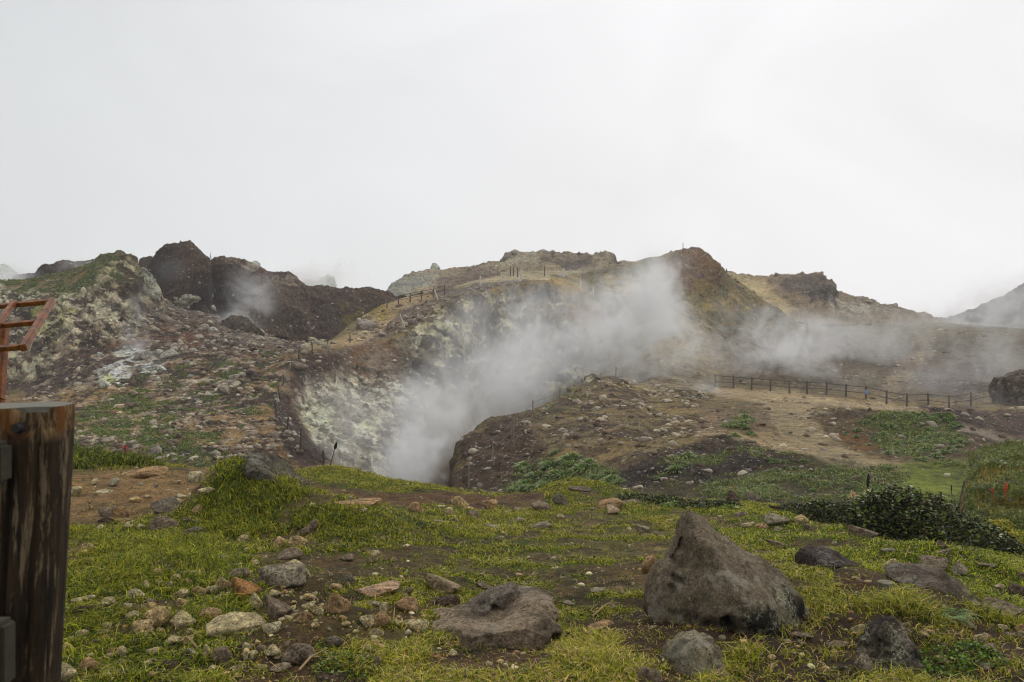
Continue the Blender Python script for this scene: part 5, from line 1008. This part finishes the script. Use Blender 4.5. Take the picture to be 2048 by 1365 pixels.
# ================================================================== plants
def leaf_cloud(n, centre_fn, size, cols_, aspect=0.5, up=0.5):
    P = centre_fn(n); a = rng.normal(size=(n, 3)); a[:, 2] = np.abs(a[:, 2])*up; a /= np.linalg.norm(a, axis=1, keepdims=True)
    b = np.cross(a, rng.normal(size=(n, 3))); b /= np.linalg.norm(b, axis=1, keepdims=True); s = (size*rng.uniform(0.6, 1.4, n))[:, None]
    V = np.stack([P-a*s*0.5, P+b*s*aspect*0.5+a*s*0.05, P+a*s*0.5, P-b*s*aspect*0.5+a*s*0.05], 1)
    c_ = cols_[rng.integers(0, len(cols_), n)]*rng.uniform(0.65, 1.35, (n, 1)); return V.reshape(-1, 3), np.arange(n*4), np.repeat(c_, 4, 0)
def shrub(name, label, cat, lobes, dens, size, cols_, group=None, stems=True, aspect=0.55):
    """lobes: (px, base py, radius_x m, height m, radius_y m)"""
    L_ = []
    if stems: lobes = [(p+random.uniform(-18, 18), q+random.uniform(0, 5), a*random.uniform(.5, .85), b*random.uniform(.4, .80), c_*random.uniform(.5, 1)) for p, q, a, b, c_ in lobes for _ in range(3)]
    for (px_, py_, rx, h_, ry) in lobes: g = cast(px_, py_)[0]; L_.append((g, rx, h_, ry))
    o0 = L_[0][0]; vol = np.array([rx*h_*ry for _, rx, h_, ry in L_])**0.67; pr = vol/vol.sum()
    def fn(n):
        k = rng.choice(len(L_), n, p=pr); v = rng.normal(size=(n, 3)); v[:, 2] = np.abs(v[:, 2]); v /= np.linalg.norm(v, axis=1, keepdims=True)
        r = rng.uniform(0.55, 1.05, n)**0.6; bump_ = 1+0.30*fbm(v*2.5+k[:, None]*3.7, 3, 19)
        G_ = np.array([list(g) for g, *_ in L_])[k]; S_ = np.array([[rx, ry, h_] for _, rx, h_, ry in L_])[k]
        P = v*S_*(r*bump_)[:, None]; X = G_+P-np.array(o0); X[:, 2] -= 0.03; return X
    n = int(dens*vol.sum()); V, Fc, C_ = leaf_cloud(n, fn, size, cols_, aspect); me = mesh_np('foliage', V, Fc, 4, False); setcol(me, C_)
    if stems:
        root = empty(name, o0, label=label, category=cat); link('foliage', me, LEAFM, root); TW = plain_mat('twig', alb(70, 52, 38))
        for g, rx, h_, ry in L_:
            bm = bmesh.new(); tube(bm, [g-o0+Vector((0, 0, -.1)), g-o0+Vector((rx*.05, 0, h_*.4)), g-o0+Vector((rx*.15, ry*.1, h_*.75))], [.02, .014, .006], 5); link('stem', bm_mesh('stem', bm), TW, root)
        for g, rx, h_, ry in []:
            for q in range(5):
                a = random.uniform(0, 6.28); tube(bm, [g-o0+Vector((0, 0, -.1)), g-o0+Vector((math.cos(a)*rx*.3, math.sin(a)*ry*.3, h_*.4)), g-o0+Vector((math.cos(a)*rx*.6, math.sin(a)*ry*.6, h_*.7))], [.02, .014, .006], 5)
    else: root = link(name, me, LEAFM, loc=o0, label=label, category=cat)
    if group: root['group'] = group
    return root
dk = np.array([alb(78, 92, 38, 1.6), alb(44, 54, 24, 1.3), alb(104, 116, 50, 1.6), alb(78, 58, 44, 1.2), alb(36, 44, 22, 1.2), alb(110, 108, 76, 1.0), alb(46, 58, 28, 1.2), alb(40, 50, 26, 1.2)])
shrub('shrub', 'big dark glossy leafy thicket arching along the right turf edge', 'shrub', [(1745,1046,.5,.50,.5),(1795,1056,.6,.62,.5),(1845,1064,.6,.66,.5),(1895,1073,.6,.60,.5),(1945,1084,.5,.50,.45),(1988,1096,.35,.36,.4)], 24000, 0.042, dk)
shrub('shrub', 'lower dark leafy thicket left of the big one behind the turf', 'shrub', [(1590,1021,.35,.24,.4),(1640,1030,.5,.34,.4),(1700,1040,.5,.42,.4)], 24000, 0.040, dk)
shrub('shrub', 'dark leafy thicket right of the pair of rocks at the turf edge', 'shrub', [(1275,999,.35,.18,.4),(1330,1006,.5,.24,.4),(1390,1009,.5,.24,.4),(1440,1012,.35,.16,.3)], 24000, 0.040, dk)
lg = np.array([alb(102, 120, 44, 1.2), alb(84, 102, 36, 1.2), alb(124, 136, 62, 1.2)])
shrub('shrub', 'bright green broad-leaved plants before the small dark thicket', 'shrub', [(1360,1012,.3,.07,.25),(1410,1014,.35,.08,.25),(1460,1016,.2,.07,.2)], 20000, 0.05, lg, stems=False)
yl = np.array([alb(150, 150, 50, 1.3), alb(120, 130, 44, 1.3), alb(170, 150, 60, 1.2)])
shrub('shrub', 'yellow-green shrub at the right edge below the mound', 'shrub', [(1995,1060,.3,.35,.3),(2040,1080,.4,.35,.35),(2090,1090,.4,.35,.35)], 16000, 0.04, yl)
shrub('shrub', 'low green creeping plant over the ridged rock on the flat outcrop', 'shrub', [(1046,1200,.10,.05,.1),(1070,1212,.10,.05,.1)], 90000, 0.014, np.array([alb(58, 66, 36, 1.2), alb(72, 84, 40, 1.2)]), stems=False)
shrub('shrub', 'bushy green plant at the right edge of the bottom soil patch', 'shrub', [(1890,1330,.16,.10,.15),(1850,1352,.14,.09,.12),(1940,1310,.18,.09,.15)], 40000, 0.022, np.array([alb(84, 110, 30, 1.3), alb(60, 84, 28, 1.3), alb(110, 130, 50, 1.2)]), stems=False)
shrub('shrub', 'dark green low bush beneath the large mauve-grey rock at bottom', 'shrub', [(690,1330,.16,.07,.14),(740,1350,.14,.06,.12),(640,1290,.10,.05,.1)], 40000, 0.02, np.array([alb(58, 72, 24, 1.2), alb(74, 92, 28, 1.2), alb(100, 116, 40, 1.2)]), stems=False)
# ---- rosette plants on the mounds beyond
def rosette_mesh(nm, n, seed, w_=0.05):
    r2 = np.random.default_rng(seed); th = r2.uniform(0, 6.283, n); el = r2.uniform(0.05, 1.45, n); ln = r2.uniform(0.7, 1.05, n)
    d_ = np.stack([np.cos(th)*np.cos(el), np.sin(th)*np.cos(el), np.sin(el)*0.8], 1)*ln[:, None]; s_ = np.stack([-np.sin(th), np.cos(th), 0*th], 1)*w_
    a = d_*0.35; m = d_*0.75+np.array([0, 0, 0.06]); t = d_*1.0-np.array([0, 0, 0.08])
    V = np.stack([a-s_*.5, a+s_*.5, m-s_*.6, m+s_*.6, t], 1).reshape(-1, 3); Fc = (np.arange(n)[:, None, None]*5+np.array([[0, 1, 2], [1, 3, 2], [2, 3, 4]])[None]).reshape(-1)
    me = mesh_np(nm, V, Fc, 3, False); c_ = np.array([alb(110, 128, 66, 1.4), alb(92, 112, 54, 1.4), alb(138, 150, 88, 1.35), alb(76, 92, 46, 1.4)])[r2.integers(0, 4, n)]*r2.uniform(0.7, 1.3, (n, 1)); setcol(me, np.repeat(c_, 5, 0)); me.materials.append(LEAFM); return me
RM = [rosette_mesh('rosette', 170, 200+i, 0.07) for i in range(5)]
LPL = [(1800, 860, 'the big planted mound'), (1480, 845, 'the fork of the dirt track'), (1370, 925, 'the eroded brown bank'), (1130, 930, 'the dark crater-side slope'), (1600, 955, 'the low green flat'), (1860, 950, 'the small lawn'), (1760, 890, 'the bare patch of the mound'), (1690, 850, 'the left flank of the mound'), (1210, 965, 'the foot of the sandy slope'), (1900, 850, 'the end of the track'), (1500, 960, 'the dark dead flower spike'), (1850, 890, 'the right flank of the mound')]
def clump(px_, py_, wpx, grp):
    h = cast(px_, py_+wpx*0.25)[0]
    if h is None or h.y < 19: return
    r = wpx*h.y/F/2*1.35; o = bpy.data.objects.new('rosette_plant', RM[random.randrange(5)]); COL.objects.link(o); o.location = h-Vector((0, 0, r*0.15)); o.scale = (r, r, r*random.uniform(.6, .9)); o.rotation_euler.z = random.uniform(0, 6.28)
    LABELLED.append([o, px_, py_, ('large ' if wpx > 30 else ('mid-sized ' if wpx > 20 else 'small '))+'green spiky-leaved plant', LPL]); o['category'] = 'plant'; o['group'] = grp
def clumps(poly, n, s0, s1, grp):
    xs = [a[0] for a in poly]; ys = [a[1] for a in poly]; k = 0
    while k < n:
        x_, y_ = random.uniform(min(xs), max(xs)), random.uniform(min(ys), max(ys))
        if in_poly(x_, y_, poly): clump(x_, y_, random.uniform(s0, s1), grp); k += 1
clumps([(1740,870),(1700,845),(1800,820),(1900,825),(1930,850),(1915,905),(1830,915),(1760,905)], 74, 14, 32, 'leafy plants on the big mound')
clumps([(1640,870),(1700,860),(1760,900),(1700,870)], 5, 10, 16, 'leafy plants on the big mound')
for a_ in [(1490,828,34),(1484,845,34),(1500,860,30),(1470,866,24),(1506,838,20),(1460,870,18),(1376,905,40),(1398,912,26),(1352,930,38),(1372,922,30),(1330,945,26),(1312,952,18),(1360,915,24),(1135,910,50),(1100,920,48),(1165,930,56),(1128,940,54),(1190,950,40),(1075,940,46),(1222,950,52),(1208,965,44),(1095,955,40),(1150,958,46),(1050,930,36),(1060,960,34),(1235,962,30),(1180,915,28),(1110,900,24),(1043,960,24)]: clump(*a_, 'plants below the spur and along the track')
clumps([(1040,905),(1160,900),(1250,955),(1240,985),(1030,980)], 34, 26, 52, 'plants below the spur and along the track')
clumps([(1480,940),(1620,930),(1780,945),(1800,985),(1600,995),(1480,990)], 46, 12, 24, 'plants on the low green flat'); clumps([(1540,895),(1620,905),(1620,925),(1500,930)], 6, 14, 26, 'plants on the low green flat')
# ---- flowers and dry stalks
def blade_bm(bm, base, d_, ln, wd, droop=0.4, seg=4):
    d_ = Vector(d_).normalized(); s_ = d_.cross(Vector((0, 0, 1))); s_ = s_.normalized() if s_.length > 1e-3 else Vector((1, 0, 0)); pr = None
    for i in range(seg+1):
        t = i/seg; c_ = Vector(base)+d_*ln*t-Vector((0, 0, droop*ln*t*t)); w2 = wd*(1-t**1.5)+0.0005; a, b = bm.verts.new(c_-s_*w2/2), bm.verts.new(c_+s_*w2/2)
        if pr: bm.faces.new((pr[0], pr[1], b, a))
        pr = (a, b)
RED = plain_mat('red_petal', (0.62, 0.015, 0.012), 0.5, 0.2); h = cast(250, 918)[0]; root = empty('flower', h, label='bright red spiky flower standing in the grass at the left', category='flower')
sc_ = h.y/F; bm = bmesh.new()
for k in range(16): a = random.uniform(0, 6.28); el = random.uniform(0.2, 1.3); blade_bm(bm, (0, 0, 22*sc_), (math.cos(a)*math.cos(el), math.sin(a)*math.cos(el), math.sin(el)), random.uniform(6, 11)*sc_, 3.6*sc_, 0.35)
link('petals', bm_mesh('petals', bm), RED, root); bm = bmesh.new(); tube(bm, [(0, 0, -.05), (0, 0, 23*sc_)], 1.8*sc_, 6)
for k in range(10): a = random.uniform(0, 6.28); blade_bm(bm, (0, 0, random.uniform(6, 20)*sc_), (math.cos(a), math.sin(a), 1.2), 6*sc_, 2.2*sc_, 0.5)
link('stem', bm_mesh('stem', bm), plain_mat('red_stem', (0.25, 0.03, 0.02), 0.6), root)
def stalk(px_, py_, hpx, label, m, headpx=14, rp=1.1, hr=3.2, tilt=0.0, dep=None, bumpy=True, nm='flower_stalk'):
    h = cast(px_, py_)[0]
    if h is None: return
    s_ = h.y/F; root = empty(nm, h, label=label, category='plant'); bm = bmesh.new(); d_ = Vector((math.sin(tilt), 0, math.cos(tilt)))
    tube(bm, [d_*-0.03, d_*(hpx-headpx*.5)*s_], [rp*s_, rp*.8*s_], 6); link('stem', bm_mesh('stem', bm), m, root); bm = bmesh.new()
    pts = [d_*(hpx-headpx*(1-t))*s_ for t in np.linspace(0, 1, 9)]; rr = [hr*s_*(0.25+0.75*math.sin(math.pi*min(1, 0.15+t*0.85)))*(1+(0.25 if (i % 2 and bumpy) else 0)) for i, t in enumerate(np.linspace(0, 1, 9))]
    tube(bm, pts, rr, 8); link('seed_head', bm_mesh('seed_head', bm), m, root); return root
BLK = plain_mat('dry_stalk', (0.018, 0.012, 0.010), 0.9, 0.3, 30); ORS = plain_mat('orange_stalk', (0.30, 0.07, 0.02), 0.7, 0.3, 30)
stalk(659, 935, 52, 'black dry seed head on a thin leaning stalk before the crater', BLK, 14, 0.8, 2.9, 0.28)
stalk(788, 955, 26, 'small orange-brown stalk leaning at the crater edge', ORS, 18, 0.9, 1.9, 0.28); stalk(1735, 985, 38, 'stout black dead flower spike behind the dark thicket', BLK, 26, 1.4, 3.0, 0.06)
stalk(1985, 1008, 32, 'brown capped flower stalk at the right edge', ORS, 10, 1.2, 2.8, 0.0); stalk(2011, 998, 34, 'bright orange-red flower spike at the right edge', plain_mat('red_spike', (0.45, 0.06, 0.02), 0.6, 0.2, 30), 20, 1.0, 2.8, 0.03); stalk(1903, 990, 20, 'thin dark stalk on the small lawn', BLK, 12, 0.7, 1.2, 0.0)
def rosette(px_, py_, wpx, label, c_, n=26, cat='plant', up=0.9, wd=3.0):
    h = cast(px_, py_)[0]; s_ = h.y/F; bm = bmesh.new()
    for k in range(n): a = random.uniform(0, 6.28); el = random.uniform(0.25, 1.4); blade_bm(bm, (0, 0, 0), (math.cos(a)*math.cos(el), math.sin(a)*math.cos(el), math.sin(el)*up), wpx/2*s_*random.uniform(.7, 1.2), wd*s_, 0.35)
    me = bm_mesh('rosette', bm); M = plain_mat('leaf_tone', c_, 0.6, 0.3, 30); return link('bromeliad', me, M, loc=h, label=label, category=cat)
rosette(1706, 1042, 34, 'pale pinkish bromeliad on top of the lower thicket', alb(186, 150, 112)).location.z += 0.36; rosette(1738, 1048, 38, 'cream and green bromeliad beside the pale pinkish one', alb(180, 176, 112)).location.z += 0.40
rosette(975, 1190, 44, 'long-bladed pale green plant between the dark rock and the ridged rock', alb(120, 128, 70), 10, wd=4.0); rosette(1010, 1068, 34, 'dry straw-coloured leaves beside the flat grey stones', alb(180, 160, 110), 7, wd=2.5)
rosette(1590, 1104, 26, 'pale shiny blades left of the long dark boulder', alb(176, 196, 160), 6, wd=5.0)
# fern
h = cast(1905, 1240)[0]; root = empty('fern', h, label='dark green fern with feathery fronds at the lower right', category='fern')
FG = plain_mat('fern_green', alb(72, 100, 30, 1.2), 0.6, 0.3, 20)
for k in range(13):
    a = k*0.5+random.uniform(-.2, .2); ln = random.uniform(0.13, 0.22); bm = bmesh.new(); d_ = Vector((math.cos(a), math.sin(a), 0))
    for i in range(14):
        t = i/14; c_ = d_*ln*t+Vector((0, 0, ln*(0.75*t-0.75*t*t)+0.01)); s_ = d_.cross(Vector((0, 0, 1))); w2 = ln*0.30*(1-t)**0.8
        for sg in (-1, 1): blade_bm(bm, c_, s_*sg+d_*0.4, w2, ln*0.045, 0.2, 2)
    link('frond', bm_mesh('frond', bm), FG, root)
# cut stump
h = cast(1771, 1182)[0]; s_ = h.y/F; root = empty('tree_stump', h, label='short grey cut stump set in bare red-brown soil', category='stump'); bm = bmesh.new()
rings = []
for j, (r, z_) in enumerate([(17, -8), (16.4, 0), (16, 10), (15.6, 17), (14.8, 18)]): rings.append([bm.verts.new((math.cos(a)*r*s_*(1+.03*math.sin(5*a)), math.sin(a)*r*s_*(1+.03*math.sin(5*a)), z_*s_)) for a in [2*math.pi*i/28 for i in range(28)]])
for A, B in zip(rings, rings[1:]):
    for i in range(28): bm.faces.new((A[i], A[(i+1) % 28], B[(i+1) % 28], B[i]))
bm.faces.new(rings[-1]); link('trunk', bm_mesh('trunk', bm), plain_mat('grey_stump', alb(104, 100, 80), 0.9, 0.45, 30, (1, 1, .2)), root)
# sticks
for (a, b, lb) in [((1185,1236),(1240,1212),'bare stick lying left of the tall pointed boulder'),((598,1345),(640,1322),'pale forked twig by the mauve-grey rock'),((395,1300),(350,1285),'dark twig among the pebbles of the stone pile')]:
    A, B = cast(*a)[0], cast(*b)[0]; bm = bmesh.new(); m_ = A.lerp(B, .5)+Vector((0, .02, .03)); tube(bm, [Vector(), m_-A, B-A+Vector((0, 0, .01))], [.007, .006, .003], 6); tube(bm, [m_-A, m_-A+Vector((.05, .06, .01))], [.004, .002], 5)
    link('twig', bm_mesh('twig', bm), plain_mat('twig_wood', alb(140, 118, 84)), loc=A+Vector((0, 0, .01)), label=lb, category='twig')
finish_labels()
# ================================================================== steam
def steam_mat():
    M = Mat('steam'); M.t.nodes.remove(M.b); p = M.pos(); oi = M.n('ShaderNodeObjectInfo'); sep_ = M.n('ShaderNodeSeparateColor'); M.l(oi.outputs['Color'], sep_.inputs[0])
    ln = M.n('ShaderNodeVectorMath'); ln.operation = 'LENGTH'; M.l(p, ln.inputs[0]); geo = M.n('ShaderNodeNewGeometry')
    fall = M.rmp(ln.outputs['Value'], 1.0, 0.10, 0, 1, True)
    nn = M.noise(geo.outputs['Position'], 0.12, 3, 0.55, 1.2); n2_ = M.noise(geo.outputs['Position'], 0.42, 6, 0.65, 1.6); nd = M.math('ADD', fall, M.math('ADD', M.math('MULTIPLY', M.math('SUBTRACT', nn, 0.5), 7.5), M.math('MULTIPLY', M.math('SUBTRACT', n2_, 0.5), 6.0)))
    k = M.math('MULTIPLY', M.rmp(nd, 0.25, 1.7, 0, 1.25), fall); dn = M.math('MULTIPLY', k, sep_.outputs[0])
    v = M.n('ShaderNodeVolumePrincipled'); v.inputs['Color'].default_value = (0.985, 0.985, 0.985, 1); v.inputs['Anisotropy'].default_value = 0.15; M.l(dn, v.inputs['Density']); M.l(v.outputs[0], M.out.inputs['Volume']); return M.m
STM = steam_mat()
def puff(px_, py_, Y, rxp, rzp, ry, dens, rot=0.0):
    bm = bmesh.new(); bmesh.ops.create_icosphere(bm, subdivisions=3, radius=1); o = link('steam', bm_mesh('steam', bm, True), STM, loc=W(px_, py_, Y), kind='stuff')
    o.scale = (rxp*Y/F, ry, rzp*Y/F); o.rotation_euler.y = rot; o.color = (dens, 0, 0, 1)
# crater column
puff(840, 940, 45, 130, 130, 5, 0.8); puff(880, 850, 50, 160, 170, 6, 0.36, -0.5); puff(970, 770, 60, 230, 180, 8, 0.20, -0.4); puff(1070, 710, 68, 260, 190, 9, 0.14, -0.4)
puff(1000, 650, 76, 240, 120, 8, 0.10, -0.4); puff(1200, 640, 76, 230, 150, 8, 0.20, -0.2); puff(1260, 700, 70, 210, 140, 8, 0.22, 0.2); puff(1310, 610, 76, 150, 170, 7, 0.26, 0.3); puff(1350, 710, 66, 150, 140, 6, 0.28, 0.3); puff(1390, 660, 72, 170, 150, 6, 0.06)
puff(1395, 780, 60, 90, 80, 4, 0.16); puff(930, 640, 78, 160, 80, 6, 0.07, -0.5); puff(1290, 770, 60, 200, 70, 5, 0.10)
puff(1590, 690, 74, 190, 120, 8, 0.34); puff(1500, 700, 74, 150, 100, 6, 0.14); puff(1740, 690, 88, 220, 90, 10, 0.08); puff(1900, 650, 120, 220, 80, 12, 0.08); puff(2010, 630, 122, 190, 120, 14, 0.14, -0.2); puff(1950, 720, 74, 260, 120, 8, 0.09); puff(1820, 760, 68, 260, 80, 6, 0.05); puff(1750, 650, 100, 260, 60, 10, 0.03); puff(1480, 640, 90, 160, 100, 6, 0.04); puff(1960, 800, 56, 180, 70, 4, 0.05)
puff(262, 670, 66, 46, 130, 3, 0.40, 0.25); puff(240, 740, 64, 40, 50, 2, 0.40, 0.1); puff(500, 600, 86, 80, 90, 4, 0.22, 0.3); puff(470, 645, 84, 90, 50, 4, 0.24); puff(180, 540, 92, 90, 36, 5, 0.2); puff(20, 560, 98, 60, 50, 6, 0.3); puff(640, 550, 150, 110, 56, 10, 0.2); puff(710, 890, 48, 130, 130, 4, 0.12); puff(700, 780, 58, 150, 100, 5, 0.06); puff(350, 560, 88, 60, 60, 3, 0.08)
# ================================================================== thin air haze
bm = bmesh.new(); bmesh.ops.create_cube(bm, size=1); hz = link('haze', bm_mesh('haze', bm), loc=(0, 190, 15), kind='stuff'); hz.scale = (900, 480, 170)
M = Mat('haze'); M.t.nodes.remove(M.b); v = M.n('ShaderNodeVolumePrincipled'); v.inputs['Color'].default_value = (0.96, 0.97, 0.98, 1); v.inputs['Density'].default_value = 0.0007; M.l(v.outputs[0], M.out.inputs['Volume']); hz.data.materials.append(M.m)
